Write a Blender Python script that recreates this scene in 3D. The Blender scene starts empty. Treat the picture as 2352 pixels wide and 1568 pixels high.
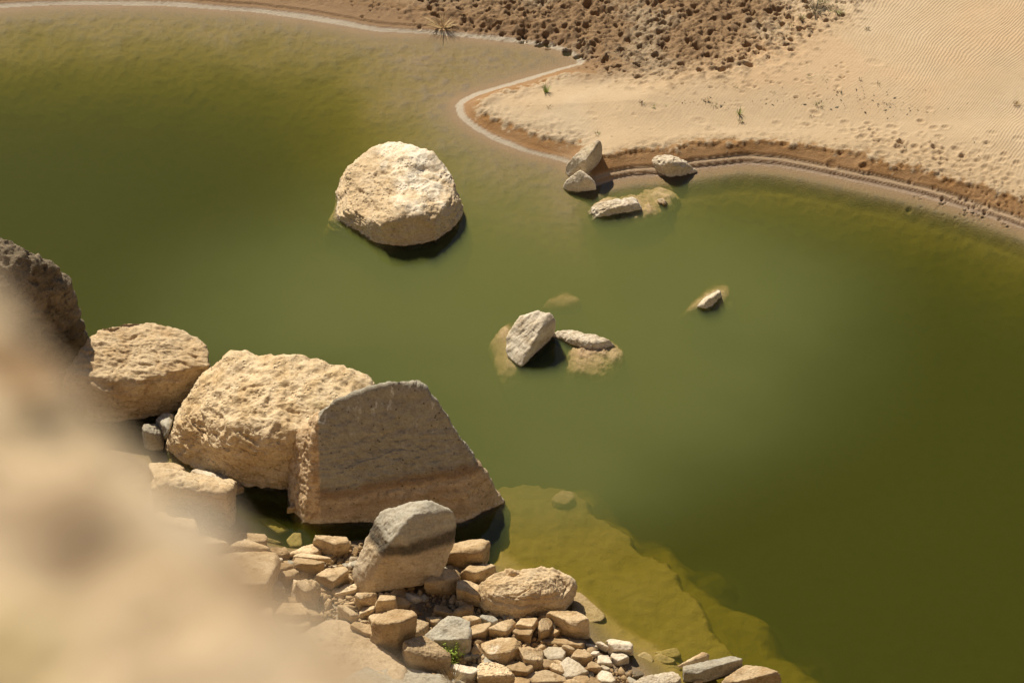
import bpy, bmesh, math, random
import numpy as np
from math import radians, sin, cos, tan, pi

# ------------------------------------------------------------------ camera, light, exposure
scene = bpy.context.scene
CAM_H, PITCH, LENS = 28.0, 42.0, 85.0
cd = bpy.data.cameras.new("camera"); cam = bpy.data.objects.new("camera", cd)
scene.collection.objects.link(cam); scene.camera = cam
cam.location = (0, 0, CAM_H); cam.rotation_euler = (radians(90 - PITCH), 0, 0)
cd.lens = LENS; cd.sensor_width = 36; cd.clip_start = 0.05; cd.clip_end = 3000
cd.dof.use_dof = True; cd.dof.focus_distance = 41.0; cd.dof.aperture_fstop = 4.2

SUN_EL, SUN_AZ = 48.5, -27.0            # azimuth measured from +Y (away from the camera), negative = left
world = bpy.data.worlds.new("World"); scene.world = world; world.use_nodes = True
wn = world.node_tree; bg = wn.nodes["Background"]
sky = wn.nodes.new("ShaderNodeTexSky"); sky.sky_type = 'NISHITA'; sky.sun_disc = False
sky.sun_elevation = radians(SUN_EL); sky.sun_rotation = radians(SUN_AZ)
wn.links.new(sky.outputs[0], bg.inputs[0]); bg.inputs[1].default_value = 0.05
ld = bpy.data.lights.new("sun", 'SUN'); ld.energy = 5.0; ld.angle = radians(0.53); ld.color = (1.0, 0.92, 0.77)
sun = bpy.data.objects.new("sun", ld); scene.collection.objects.link(sun)
sun.rotation_euler = (radians(90 - SUN_EL), 0, radians(180 - SUN_AZ)); sun.location = (-20, 60, 60)
scene.view_settings.view_transform = 'Standard'; scene.view_settings.look = 'None'
scene.view_settings.gamma = 1.0; scene.view_settings.exposure = 0.26
try:
    scene.cycles.diffuse_bounces = 2; scene.cycles.volume_bounces = 0; scene.cycles.transparent_max_bounces = 16
except Exception: pass

# ------------------------------------------------------------------ photo grid -> world
p_ = radians(PITCH)
def W(px, py, z=0.0):
    u = (px - 1176) / 2352 * 36 / LENS; v = (784 - py) / 2352 * 36 / LENS
    d = (u, v * sin(p_) + cos(p_), v * cos(p_) - sin(p_))
    t = (z - CAM_H) / d[2]
    return np.array([d[0] * t, d[1] * t, z])
def WD(px, py, dist):
    u = (px - 1176) / 2352 * 36 / LENS; v = (784 - py) / 2352 * 36 / LENS
    return np.array([u * dist, (v * sin(p_) + cos(p_)) * dist, CAM_H + (v * cos(p_) - sin(p_)) * dist])
def pxz(py):                               # image pixels per metre of height at image row py
    d = np.linalg.norm(W(1176, py) - np.array([0, 0, CAM_H])); return 2352 * LENS / 36 / d * cos(p_)

# ------------------------------------------------------------------ noise
_rs = np.random.RandomState(7)
_perm = _rs.permutation(256).astype(np.int64); _perm = np.concatenate([_perm, _perm, _perm])
_g3 = _rs.normal(size=(256, 3)); _g3 /= np.linalg.norm(_g3, axis=1)[:, None]; _g3 = _g3.astype(np.float32)
def perlin(P):
    P = np.asarray(P, dtype=np.float32)
    I = np.floor(P).astype(np.int64); F = P - I; I &= 255
    U = F * F * F * (F * (F * 6 - 15) + 10)
    r = 0
    for dx in (0, 1):
        wx = U[:, 0] if dx else 1 - U[:, 0]; hx = _perm[I[:, 0] + dx]
        for dy in (0, 1):
            wy = U[:, 1] if dy else 1 - U[:, 1]; hy = _perm[hx + I[:, 1] + dy]
            for dz in (0, 1):
                wz = U[:, 2] if dz else 1 - U[:, 2]; h = _perm[hy + I[:, 2] + dz]
                g = _g3[h]
                r = r + wx * wy * wz * (g[:, 0] * (F[:, 0] - dx) + g[:, 1] * (F[:, 1] - dy) + g[:, 2] * (F[:, 2] - dz))
    return r * 1.6
def fbm(P, octv=4, gain=0.5):
    s = 0; a = 1.0; Q = np.asarray(P, dtype=np.float32)
    for i in range(octv):
        s = s + a * perlin(Q); Q = Q * 2.03 + 17.3; a *= gain
    return s
def ridged(P, octv=4, gain=0.55):
    s = 0; a = 1.0; Q = np.asarray(P, dtype=np.float32)
    for i in range(octv):
        s = s + a * (0.35 - np.abs(perlin(Q))); Q = Q * 2.07 + 9.1; a *= gain
    return s
def sstep(a, b, x):
    t = np.clip((x - a) / (b - a), 0, 1); return t * t * (3 - 2 * t)

# ------------------------------------------------------------------ materials
MATS = {}
def new_mat(name):
    m = bpy.data.materials.new(name); m.use_nodes = True; nt = m.node_tree
    return m, nt, nt.nodes, nt.links, nt.nodes["Principled BSDF"]
def ramp(N, stops):
    r = N.new("ShaderNodeValToRGB"); e = r.color_ramp.elements
    e[0].position, e[0].color = stops[0][0], (*stops[0][1], 1); e[1].position, e[1].color = stops[-1][0], (*stops[-1][1], 1)
    for p, c in stops[1:-1]:
        x = e.new(p); x.color = (*c, 1)
    return r
def math_n(N, L, op, a, b=None, clamp=False):
    n = N.new("ShaderNodeMath"); n.operation = op; n.use_clamp = clamp
    for i, v in enumerate((a, b)):
        if v is None: continue
        if isinstance(v, (int, float)): n.inputs[i].default_value = v
        else: L.new(v, n.inputs[i])
    return n.outputs[0]
def mix(N, L, fac, a, b, mode='MIX'):
    n = N.new("ShaderNodeMix"); n.data_type = 'RGBA'; n.blend_type = mode
    if isinstance(fac, (int, float)): n.inputs[0].default_value = fac
    else: L.new(fac, n.inputs[0])
    for i, v in ((6, a), (7, b)):
        if isinstance(v, tuple): n.inputs[i].default_value = (*v, 1)
        else: L.new(v, n.inputs[i])
    return n.outputs[2]
def noise(N, L, co, scale, detail=4, rough=0.55, dist=0):
    n = N.new("ShaderNodeTexNoise"); n.inputs["Scale"].default_value = scale; n.inputs["Detail"].default_value = detail
    n.inputs["Roughness"].default_value = rough; n.inputs["Distortion"].default_value = dist
    L.new(co, n.inputs["Vector"]); return n.outputs[0]
def maprange(N, L, v, a, b, c=0, d=1):
    n = N.new("ShaderNodeMapRange"); n.interpolation_type = 'SMOOTHSTEP'
    for i, x in enumerate((v, a, b, c, d)):
        if isinstance(x, (int, float)): n.inputs[i].default_value = x
        else: L.new(x, n.inputs[i])
    return n.outputs[0]

def rock_mat(name, base, dark, pale, rough=0.92, bump=0.016, fine=28.0, strata=(0, 0, 1), band=None, pits=0.0, waterline=True, droppings=None, moss=None, speck=0.0, objvar=0.38, sc=1.0, face=None, blotch=None, patchy=0):
    m, nt, N, L, B = new_mat(name)
    geo = N.new("ShaderNodeNewGeometry"); pos = geo.outputs["Position"]
    oi = N.new("ShaderNodeObjectInfo")
    n1 = noise(N, L, pos, 2.2 * sc, 6, .6, .4); n2 = noise(N, L, pos, 9 * sc, 6, .65); n3 = noise(N, L, pos, fine, 5, .7)
    col = mix(N, L, maprange(N, L, n1, .35, .62), base, pale)
    col = mix(N, L, math_n(N, L, 'MULTIPLY', maprange(N, L, n2, .5, .72), .75), col, dark)
    # faint bedding colour streaks
    mp = N.new("ShaderNodeMapping"); mp.inputs["Scale"].default_value = (1.5, 3, 22); mp.inputs["Rotation"].default_value = (strata[0], strata[1], 0)
    L.new(pos, mp.inputs[0]); st = noise(N, L, mp.outputs[0], 1.0, 5, .6, .3)
    col = mix(N, L, math_n(N, L, 'MULTIPLY', maprange(N, L, st, .52, .70), .35), col, dark)
    if band:      # horizontal stain bands: list of (z0, z1, colour, strength)
        sep = N.new("ShaderNodeSeparateXYZ"); L.new(pos, sep.inputs[0])
        zz = math_n(N, L, 'ADD', sep.outputs[2], math_n(N, L, 'MULTIPLY', math_n(N, L, 'SUBTRACT', n1, .5), band[0]))
        zz = math_n(N, L, 'ADD', zz, math_n(N, L, 'MULTIPLY', sep.outputs[0], band[1]))
        for z0, z1, c, s in band[2]:
            f = math_n(N, L, 'MULTIPLY', maprange(N, L, zz, z0 - .06, z0 + .06), maprange(N, L, zz, z1 - .08, z1 + .08, 1, 0))
            col = mix(N, L, math_n(N, L, 'MULTIPLY', f, s), col, mix(N, L, .3, c, mix(N, L, maprange(N, L, n2, .4, .65), c, dark)))
    if speck:
        v = N.new("ShaderNodeTexVoronoi"); v.inputs["Scale"].default_value = 11; L.new(pos, v.inputs["Vector"])
        f = math_n(N, L, 'MULTIPLY', maprange(N, L, v.outputs["Distance"], .1, .22, 1, 0), maprange(N, L, n2, .44, .56))
        col = mix(N, L, math_n(N, L, 'MULTIPLY', f, speck), col, (.03, .028, .022))
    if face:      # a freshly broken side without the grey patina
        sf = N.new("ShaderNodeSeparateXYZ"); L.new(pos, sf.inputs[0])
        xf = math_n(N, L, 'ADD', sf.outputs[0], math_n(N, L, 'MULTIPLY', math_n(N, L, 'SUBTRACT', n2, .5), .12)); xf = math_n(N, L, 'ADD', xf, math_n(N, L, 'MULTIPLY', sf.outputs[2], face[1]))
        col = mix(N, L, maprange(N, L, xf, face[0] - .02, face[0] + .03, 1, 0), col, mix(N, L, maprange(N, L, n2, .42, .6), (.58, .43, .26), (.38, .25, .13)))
    if patchy:
        pn = noise(N, L, pos, patchy, 3, .5); col = mix(N, L, math_n(N, L, 'MULTIPLY', maprange(N, L, pn, .44, .60), .85), col, (.24, .16, .09)); pn2 = noise(N, L, pos, patchy * .6, 2, .5); col = mix(N, L, math_n(N, L, 'MULTIPLY', maprange(N, L, pn2, .5, .65), .6), col, (.62, .49, .33))
    if blotch:
        for p0, rr, cc, ss in blotch:
            vm = N.new("ShaderNodeVectorMath"); vm.operation = 'DISTANCE'; L.new(pos, vm.inputs[0]); vm.inputs[1].default_value = p0
            col = mix(N, L, math_n(N, L, 'MULTIPLY', maprange(N, L, math_n(N, L, 'ADD', vm.outputs["Value"], math_n(N, L, 'MULTIPLY', math_n(N, L, 'SUBTRACT', n2, .5), rr)), rr * .5, rr, 1, 0), ss), col, cc)
    if droppings:
        mp2 = N.new("ShaderNodeMapping"); mp2.inputs["Scale"].default_value = (9, 9, 1.3); L.new(pos, mp2.inputs[0])
        d = noise(N, L, mp2.outputs[0], 1.0, 4, .6)
        sep2 = N.new("ShaderNodeSeparateXYZ"); L.new(pos, sep2.inputs[0])
        f = math_n(N, L, 'MULTIPLY', maprange(N, L, d, .56, .63), maprange(N, L, sep2.outputs[2], droppings[0], droppings[1]))
        f = math_n(N, L, 'MULTIPLY', f, maprange(N, L, n1, .45, .6))
        col = mix(N, L, math_n(N, L, 'MULTIPLY', f, .75), col, (.62, .60, .54))
    if moss:      # a lichen patch at a world point
        vm = N.new("ShaderNodeVectorMath"); vm.operation = 'DISTANCE'; L.new(pos, vm.inputs[0]); vm.inputs[1].default_value = moss[0]
        f = math_n(N, L, 'MULTIPLY', maprange(N, L, vm.outputs["Value"], moss[1] * .2, moss[1], 1, 0), maprange(N, L, noise(N, L, pos, 14, 5, .7), .45, .58))
        col = mix(N, L, math_n(N, L, 'MULTIPLY', f, .8), col, moss[2])
    if waterline:   # salt crust just above the water, wet dark stone at it
        sp = N.new("ShaderNodeSeparateXYZ"); L.new(pos, sp.inputs[0])
        zz = math_n(N, L, 'ADD', sp.outputs[2], math_n(N, L, 'MULTIPLY', math_n(N, L, 'SUBTRACT', n2, .5), .10))
        f = math_n(N, L, 'MULTIPLY', maprange(N, L, zz, .005, .02), maprange(N, L, zz, .035, .09, 1, 0))
        col = mix(N, L, math_n(N, L, 'MULTIPLY', f, math_n(N, L, 'MULTIPLY', maprange(N, L, n3, .35, .6), .55)), col, (.55, .50, .42))
        col = mix(N, L, maprange(N, L, sp.outputs[2], .0, .014, .45, 0), col, (.10, .07, .035))
    col = mix(N, L, 1.0, col, mix(N, L, maprange(N, L, n3, .34, .66), (.84, .82, .78), (1.10, 1.09, 1.08)), 'MULTIPLY')
    # per-object tint
    tv = mix(N, L, oi.outputs["Random"], (1 - objvar, 1 - objvar * 1.12, 1 - objvar * 1.25), (1.12, 1.12, 1.14))
    col = mix(N, L, 1.0, col, tv, 'MULTIPLY')
    L.new(col, B.inputs["Base Color"]); B.inputs["Roughness"].default_value = rough
    try: B.inputs["Specular IOR Level"].default_value = .25
    except Exception: pass
    h = math_n(N, L, 'ADD', math_n(N, L, 'MULTIPLY', n3, .6), math_n(N, L, 'MULTIPLY', n2, 1.2))
    h = math_n(N, L, 'ADD', h, math_n(N, L, 'MULTIPLY', st, .7))
    if pits:
        v = N.new("ShaderNodeTexVoronoi"); v.inputs["Scale"].default_value = 13; L.new(pos, v.inputs["Vector"])
        pf = math_n(N, L, 'MULTIPLY', maprange(N, L, v.outputs["Distance"], .15, .4, 1, 0), maprange(N, L, noise(N, L, pos, 3, 3, .5), .42, .6))
        h = math_n(N, L, 'SUBTRACT', h, math_n(N, L, 'MULTIPLY', pf, pits))
    b = N.new("ShaderNodeBump"); b.inputs["Strength"].default_value = 1.0; b.inputs["Distance"].default_value = bump
    L.new(h, b.inputs["Height"]); L.new(b.outputs[0], B.inputs["Normal"])
    MATS[name] = m; return m

TAN, TAND, TANP = (.48, .335, .175), (.27, .17, .075), (.64, .49, .30)
rock_mat('tan', TAN, TAND, TANP)
rock_mat('layered', (.60, .435, .245), TAND, (.72, .575, .37), bump=.016)
rock_mat('cream', (.66, .53, .355), (.42, .29, .15), (.80, .72, .57), pits=1.2, bump=.014, objvar=.0, band=(.35, .12, [(-1, .38, (.50, .36, .20), .75)]))
rock_mat('pitted', (.60, .435, .24), (.34, .215, .095), (.72, .565, .36), pits=1.2, bump=.018, objvar=.05,
         moss=(tuple(W(735, 905, 1.55)), .45, (.25, .24, .09)))
rock_mat('slab', (.40, .295, .18), (.18, .125, .07), (.50, .385, .25), bump=.012, speck=.8, objvar=.0,
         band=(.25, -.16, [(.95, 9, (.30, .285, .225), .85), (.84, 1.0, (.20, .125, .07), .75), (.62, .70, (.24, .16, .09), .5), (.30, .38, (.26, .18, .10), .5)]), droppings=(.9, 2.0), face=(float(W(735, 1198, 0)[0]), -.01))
rock_mat('greyblack', (.46, .355, .22), (.28, .20, .12), (.54, .44, .30), bump=.014, objvar=.0,
         band=(.2, 0, [(.98, 1.22, (.05, .045, .035), .9), (1.2, 9, (.36, .35, .29), .7)]))
rock_mat('grey', (.38, .33, .245), (.20, .17, .12), (.42, .39, .31), bump=.014, objvar=.12)
rock_mat('white', (.55, .455, .315), (.32, .235, .14), (.68, .60, .47), bump=.014, objvar=.12)
rock_mat('conglomerate', (.15, .115, .07), (.05, .042, .032), (.26, .205, .135), bump=.04, fine=18, pits=1.0, objvar=.05)
rock_mat('drowned', (.42, .30, .17), (.28, .19, .10), (.48, .36, .22), waterline=False, bump=.02, objvar=.1)
rock_mat('bedrock', (.40, .295, .175), (.26, .18, .10), (.47, .36, .23), bump=.02, objvar=0)
rock_mat('cliffstone', (.24, .17, .105), (.15, .10, .06), (.30, .23, .15), waterline=False, objvar=.0)
rock_mat('blufftan', (.51, .38, .225), (.28, .20, .11), (.63, .50, .33), waterline=False, bump=.002, fine=90, objvar=.0, sc=9,
         patchy=22, blotch=[(tuple(W(105, 985, CAM_H - .55)), .020, (.07, .06, .03), 1.0), (tuple(W(25, 835, CAM_H - .55)), .020, (.26, .14, .05), .8), (tuple(W(470, 1150, CAM_H - .5)), .02, (.45, .38, .28), .8), (tuple(W(30, 1560, CAM_H - .5)), .03, (.34, .27, .13), .7), (tuple(W(330, 1540, CAM_H - .5)), .03, (.36, .26, .15), .6)])

# ------------------------------------------------------------------ helpers: objects
def link(name, mesh, mat, label=None, cat=None, group=None, kind=None, parent=None):
    o = bpy.data.objects.new(name, mesh); scene.collection.objects.link(o)
    if mat is not None: mesh.materials.append(MATS[mat] if isinstance(mat, str) else mat)
    if label: o["label"] = label
    if cat: o["category"] = cat
    if group: o["group"] = group
    if kind: o["kind"] = kind
    if parent is not None: o.parent = parent
    return o
def mesh_from(name, V, F, smooth=True):
    me = bpy.data.meshes.new(name); V = np.asarray(V, dtype=np.float32); F = np.asarray(F, dtype=np.int32)
    me.vertices.add(len(V)); me.vertices.foreach_set("co", V.ravel())
    n = F.shape[1]; me.loops.add(F.size); me.loops.foreach_set("vertex_index", F.ravel())
    me.polygons.add(len(F)); me.polygons.foreach_set("loop_start", np.arange(len(F), dtype=np.int32) * n)
    try: me.polygons.foreach_set("loop_total", np.full(len(F), n, dtype=np.int32))
    except Exception: pass
    me.update(calc_edges=True)
    if smooth: me.polygons.foreach_set("use_smooth", np.ones(len(F), dtype=bool))
    me.validate(); return me
_ico = {}
def ico(s):
    if s not in _ico:
        bm = bmesh.new(); bmesh.ops.create_icosphere(bm, subdivisions=s, radius=1)
        V = np.array([v.co[:] for v in bm.verts], dtype=np.float32); F = np.array([[v.index for v in f.verts] for f in bm.faces], dtype=np.int32)
        bm.free(); _ico[s] = (V, F)
    return _ico[s]
def hull_planes(P, merge=.93):
    bm = bmesh.new(); vs = [bm.verts.new(tuple(p)) for p in P]
    bmesh.ops.convex_hull(bm, input=vs); 
    fs = []; hv = [v for v in bm.verts if v.link_faces]
    for f in bm.faces:
        a = f.calc_area()
        if a > 1e-8: fs.append((a, np.array(f.normal[:]), np.array(f.calc_center_median()[:])))
    HV = np.array([v.co[:] for v in hv]); bm.free()
    c0 = HV.mean(0)
    fs = [(a, n if n @ (m - c0) > 0 else -n) for a, n, m in fs]
    fs.sort(key=lambda t: -t[0]); used = [False] * len(fs); out = []
    for i, (a, n) in enumerate(fs):
        if used[i]: continue
        s = a * n; used[i] = True
        for j in range(i + 1, len(fs)):
            if not used[j] and fs[j][1] @ n > merge: s = s + fs[j][0] * fs[j][1]; used[j] = True
        m = s / np.linalg.norm(s); out.append((m, np.quantile(HV @ m, 1.0)))
    c = HV.mean(0) * .5 + (HV.min(0) + HV.max(0)) * .25
    Nn = np.array([o[0] for o in out]); D = np.array([o[1] for o in out]) - Nn @ c
    D = np.maximum(D, 1e-3 + .15 * np.median(D)); return Nn, D, c, HV

def rock(name, label, cat, pts, mat='tan', sub=5, p=16, seed=0, lump=.05, rough=.035, layer=0.0, ldir=(0.1, .15, 1), lfreq=9, pit=0.0, pitf=7, fr=1.0, group=None, grow=1.02, parent=None, chips=10, chipd=.10, merge=.93):
    P = np.array([W(*q) if len(q) == 3 else np.array(q[:3]) for q in pts])
    Nn, D, c, HV = hull_planes(P, merge)
    V, F = ico(sub)
    S = (HV.max(0) - HV.min(0)) / 2; S = np.maximum(S, S.max() * .25)
    d = V * S; d /= np.linalg.norm(d, axis=1)[:, None]
    q = np.maximum(d @ Nn.T / D, 1e-6)
    qp = q ** p; r = qp.sum(1) ** (-1 / p) * grow
    nrm = (qp[:, :, None] * Nn[None]).sum(1); nrm /= np.linalg.norm(nrm, axis=1)[:, None]
    if chips:
        rc = np.random.RandomState(1000 + seed); cd_ = rc.normal(size=(chips, 3)); cd_[:, 2] = np.abs(cd_[:, 2]) * .8; cd_ /= np.linalg.norm(cd_, axis=1)[:, None]
        X0 = d * r[:, None]; sup = (X0 @ cd_.T).max(0) * (1 - rc.uniform(.15, 1, chips) * chipd)
        Nn = np.vstack([Nn, cd_]); D = np.concatenate([D, sup]); q = np.maximum(d @ Nn.T / D, 1e-6); qp = q ** p; r = qp.sum(1) ** (-1 / p) * grow
        nrm = (qp[:, :, None] * Nn[None]).sum(1); nrm /= np.linalg.norm(nrm, axis=1)[:, None]
    X = d * r[:, None]; size = float(np.cbrt(S.prod())); off = np.array([seed * 13.7, seed * 7.1, seed * 3.3])
    Q = X / size + off
    disp = lump * fbm(Q * 1.1, 3) + rough * ridged(Q * 3.2 * fr, 5, .6)
    if layer:
        a = np.array(ldir, float); a /= np.linalg.norm(a); t = Q @ a
        Z = Q * 1.3 + np.outer(t, a) * lfreq
        ph = t * lfreq * .8 + 1.0 * fbm(Q * .9 + 5, 3); k0 = np.floor(ph).astype(int); fr_ = ph - k0
        hs = np.random.RandomState(seed + 5).uniform(-1, 1, 4096)[k0 % 4096]; hs1 = np.random.RandomState(seed + 5).uniform(-1, 1, 4096)[(k0 + 1) % 4096]
        stp = hs + (hs1 - hs) * sstep(.82, 1.0, fr_)
        disp = disp + layer * (.6 * ridged(Z, 4, .55) + .45 * stp * sstep(-.5, .3, perlin(Q * 1.7 + 9)) - .5 * np.exp(-((fr_ - .9) / .07) ** 2) * sstep(-.1, .3, perlin(Q * 2.2 + 2)))
    if pit:
        n = perlin(Q * pitf); n2 = perlin(Q * pitf * .45 + 31)
        disp = disp - pit * (sstep(.22, .55, n) + .7 * sstep(.25, .5, n2) * sstep(.1, .4, perlin(Q * pitf * 2.1)))
    X = X + nrm * (disp * size)[:, None] + c
    o0 = np.array([c[0], c[1], X[:, 2].min()])
    me = mesh_from(name, X - o0, F)
    o = link(name, me, mat, label, cat, group, parent=parent); o.location = tuple(o0)
    return o

# ------------------------------------------------------------------ shore lines (photo grid on the water plane)
FAR = [(-2500, -60), (-1500, 10), (-800, 45), (-300, 30), (0, 19), (100, 13), (205, 12), (375, 14), (580, 28), (720, 48), (804, 62), (866, 73), (985, 78), (1088, 88), (1207, 101), (1259, 109), (1300, 122), (1334, 140), (1330, 146), (1307, 151), (1242, 169), (1156, 195), (1088, 214), (1054, 232), (1044, 246), (1054, 270), (1088, 297), (1139, 325), (1207, 350), (1300, 373), (1330, 400), (1355, 430), (1370, 428), (1401, 417), (1450, 407), (1528, 404), (1563, 401), (1593, 390), (1665, 383), (1713, 378), (1786, 383), (1859, 396), (2006, 427), (2115, 452), (2189, 474), (2262, 497), (2352, 527), (2600, 640), (2900, 830), (3400, 1300)]
NEAR = [(-2500, 1050), (-900, 900), (-200, 880), (60, 960), (200, 1010), (290, 1040), (345, 1075), (380, 1110), (420, 1150), (470, 1190), (500, 1225), (540, 1247), (580, 1258), (640, 1268), (690, 1272), (740, 1262), (800, 1245), (850, 1240), (960, 1245), (1035, 1262), (1080, 1290), (1110, 1320), (1150, 1372), (1250, 1385), (1290, 1402), (1330, 1440), (1338, 1462), (1352, 1487), (1380, 1497), (1430, 1512), (1468, 1540), (1500, 1575), (1560, 1640), (1750, 1800), (2000, 2300), (2200, 3200)]
def poly_w(L_, z=0): return np.array([W(a, b, z)[:2] for a, b in L_])
farW = np.vstack([poly_w(FAR), [[200, 20], [900, 20], [900, 1500], [-900, 1500], [-900, 60]]])
nearW = np.vstack([poly_w(NEAR), [[6, -400], [-400, -400], [-400, 20]]])
def sdf(poly, X, Y):                       # positive inside
    n = len(poly); best = np.full(X.shape, 1e18); ins = np.zeros(X.shape, bool)
    for i in range(n):
        a = poly[i]; b = poly[(i + 1) % n]; e = b - a; L2 = e @ e + 1e-12
        wx = X - a[0]; wy = Y - a[1]; t = np.clip((wx * e[0] + wy * e[1]) / L2, 0, 1)
        dx = wx - t * e[0]; dy = wy - t * e[1]; best = np.minimum(best, dx * dx + dy * dy)
        c = (a[1] > Y) != (b[1] > Y)
        xi = a[0] + (Y - a[1]) * e[0] / (e[1] if abs(e[1]) > 1e-12 else 1e-12)
        ins ^= c & (X < xi)
    return np.sqrt(best) * np.where(ins, 1, -1)
def axis(lo, hi, step, far_lo, far_hi):
    core = np.arange(lo, hi + step / 2, step); a = []; s = step; x = core[-1]
    while x < far_hi: s *= 1.12; x += s; a.append(x)
    b = []; s = step; x = core[0]
    while x > far_lo: s *= 1.12; x -= s; b.append(x)
    return np.array(b[::-1] + list(core) + a)
GS = 0.026
GX = axis(-15.6, 15.6, GS, -900, 900); GY = axis(21.5, 45.5, GS, -300, 1400)
nx, ny = len(GX), len(GY)
# smooth fields on a coarser grid then interpolated
CX = GX[::6] if (nx - 1) % 6 == 0 else np.append(GX[::6], GX[-1]); CY = GY[::6] if (ny - 1) % 6 == 0 else np.append(GY[::6], GY[-1])
cX, cY = np.meshgrid(CX, CY)
def up(A):
    fx = np.interp(GX, CX, np.arange(len(CX))); i = np.minimum(fx.astype(int), len(CX) - 2); t = fx - i
    R = A[:, i] * (1 - t) + A[:, i + 1] * t
    fy = np.interp(GY, CY, np.arange(len(CY))); j = np.minimum(fy.astype(int), len(CY) - 2); t = (fy - j)[:, None]
    return R[j] * (1 - t) + R[j + 1] * t
cF = sdf(farW, cX, cY); cN = sdf(nearW, cX, cY)
def gblur(A, n):
    for _ in range(n):
        A = (np.pad(A, ((1, 1), (0, 0)), 'edge')[:-2] + 2 * A + np.pad(A, ((1, 1), (0, 0)), 'edge')[2:]) / 4
        A = (np.pad(A, ((0, 0), (1, 1)), 'edge')[:, :-2] + 2 * A + np.pad(A, ((0, 0), (1, 1)), 'edge')[:, 2:]) / 4
    return A
def soften(A):
    B1, B2 = gblur(A, 6), gblur(A, 50); w1 = sstep(-.1, -.5, A); w2 = sstep(-.5, -1.6, A); A = A * (1 - w1) + B1 * w1; return A * (1 - w2) + B2 * w2
cF, cN = soften(cF), soften(cN)
def mask(pl, soft, z=.3): return sstep(-soft, soft, sdf(poly_w(pl, z), cX, cY))
TRAMP = [(860, -120), (1000, 10), (1180, 52), (1300, 84), (1395, 120), (1430, 165), (1550, 178), (1690, 172), (1800, 130), (1900, 60), (1985, -10), (2050, -120)]
cTr = mask(TRAMP, .8)
cMud = mask([(-3000, -400), (-3000, 40), (0, 10), (600, 28), (985, 78), (1259, 109), (1340, 140), (1330, 175), (1440, 168), (1540, 172), (1660, 150), (1750, 90), (1800, 40), (1780, -40), (1700, -400)], .5)
cRip = mask([(1990, 90), (1960, 20), (1950, -300), (3500, -300), (3500, 700), (2352, 400), (2220, 310), (2080, 220)], 1.1)
cRight = mask([(1330, 340), (1450, 300), (2400, 300), (3400, 700), (3400, 1400), (1700, 900), (1380, 520)], .5)
cCove = mask([(850, 60), (1340, 90), (1340, 160), (1060, 240), (880, 220)], .8)
cFoot = mask([(1960, 250), (2150, 240), (2352, 330), (2352, 420), (2150, 370), (2000, 330)], .5)
# pond floor depth: shelves on the near side, deep middle
S1 = [(1100, 1095), (1290, 1098), (1380, 1160), (1430, 1200), (1480, 1240), (1560, 1300), (1600, 1350), (1650, 1430), (1690, 1480), (1760, 1540), (1900, 1650), (1300, 1900), (700, 1500), (900, 1150)]
S2 = [(1100, 1080), (1300, 1090), (1450, 1140), (1560, 1220), (1700, 1310), (1780, 1390), (1900, 1480), (2020, 1600), (2100, 1700), (1300, 1900), (700, 1500), (900, 1100)]
cS1 = sdf(poly_w(S1, -.25), cX, cY); cS2 = sdf(poly_w(S2, -.5), cX, cY)
deepR = sstep(0, 1, np.clip((cX - 2.0) / 5.5, 0, 1)) * sstep(37, 31, cY)
cPix = np.stack([cX.ravel(), cY.ravel(), np.zeros(cX.size)], 1)
big = fbm(cPix * .28, 3).reshape(cX.shape)
deep = 1.25 + 1.4 * deepR + .35 * big + .7 * sstep(-2, -8, cX) * sstep(-40, -14, cX)
for (px, py, rr, up_) in [(560, 740, .9, .35), (1300, 600, 1.0, .25), (330, 600, 1.0, .25), (1180, 930, 1.5, .2), (30, 330, .7, .3), (640, 390, .9, -.2), (1950, 640, 2.0, .35), (2200, 700, 2.2, .5)]:
    q = W(px, py, -1); deep = deep - up_ * np.exp(-((cX - q[0]) ** 2 + (cY - q[1]) ** 2) / rr ** 2)
deep = np.maximum(deep, .7)

XX, YY = np.meshgrid(GX, GY); PT = np.stack([XX.ravel(), YY.ravel(), np.zeros(XX.size)], 1).astype(np.float32)
sh = XX.shape
nA = perlin(PT * 1.3).reshape(sh); nB = fbm(PT * 5.0 + 3, 4).reshape(sh); nC = fbm(PT * 14.0 + 9, 3).reshape(sh); nW = perlin(PT * .35 + 5).reshape(sh)
F_ = up(cF); N_ = up(cN); tr = np.clip(up(cTr) + .35 * nB * (up(cTr) > .03) * (up(cTr) < .97), 0, 1); mud = up(cMud); rip = up(cRip); rgt = up(cRight); cove = up(cCove); foot = up(cFoot)
F_ = F_ + .02 * nA * sstep(0, .3, np.abs(F_)); N_ = N_ + .05 * nA
inview = sstep(24, 16, np.abs(XX)) * sstep(16, 21, YY) * sstep(56, 46, YY)
# water side
slope = .17 + .30 * rgt - .10 * cove
dF = -F_; dN = -N_
zl_ = -(.085 * dF + .13 * np.maximum(dF - 1.6, 0) + .05 * np.maximum(dF - 3, 0)); zc_ = -(.035 * dF + .06 * np.maximum(dF - 2.0, 0))
zr_ = -(.10 * dF + .16 * sstep(.20, .55, dF) + .22 * np.maximum(dF - .6, 0))
zf = (zl_ * (1 - cove) + zc_ * cove) * (1 - rgt) + zr_ * rgt
s1 = up(cS1) + .05 * nB + .16 * nA; s2 = up(cS2) + .4 * nA + .04 * nB + .3 * nW
dp = up(deep)
shelf = np.maximum(-dp, -.37 - .9 * (1 - sstep(-.5, .8, s2)))
shelf = np.maximum(shelf, -(.24 + .6 * (1 - sstep(-.14, .20, s1))))
shelf = np.maximum(shelf, -dp)
zn = np.maximum(-.12 * np.minimum(dN, .6) - .06 * sstep(0, .6, dN) - .55 * np.maximum(dN - .6, 0), shelf)
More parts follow.
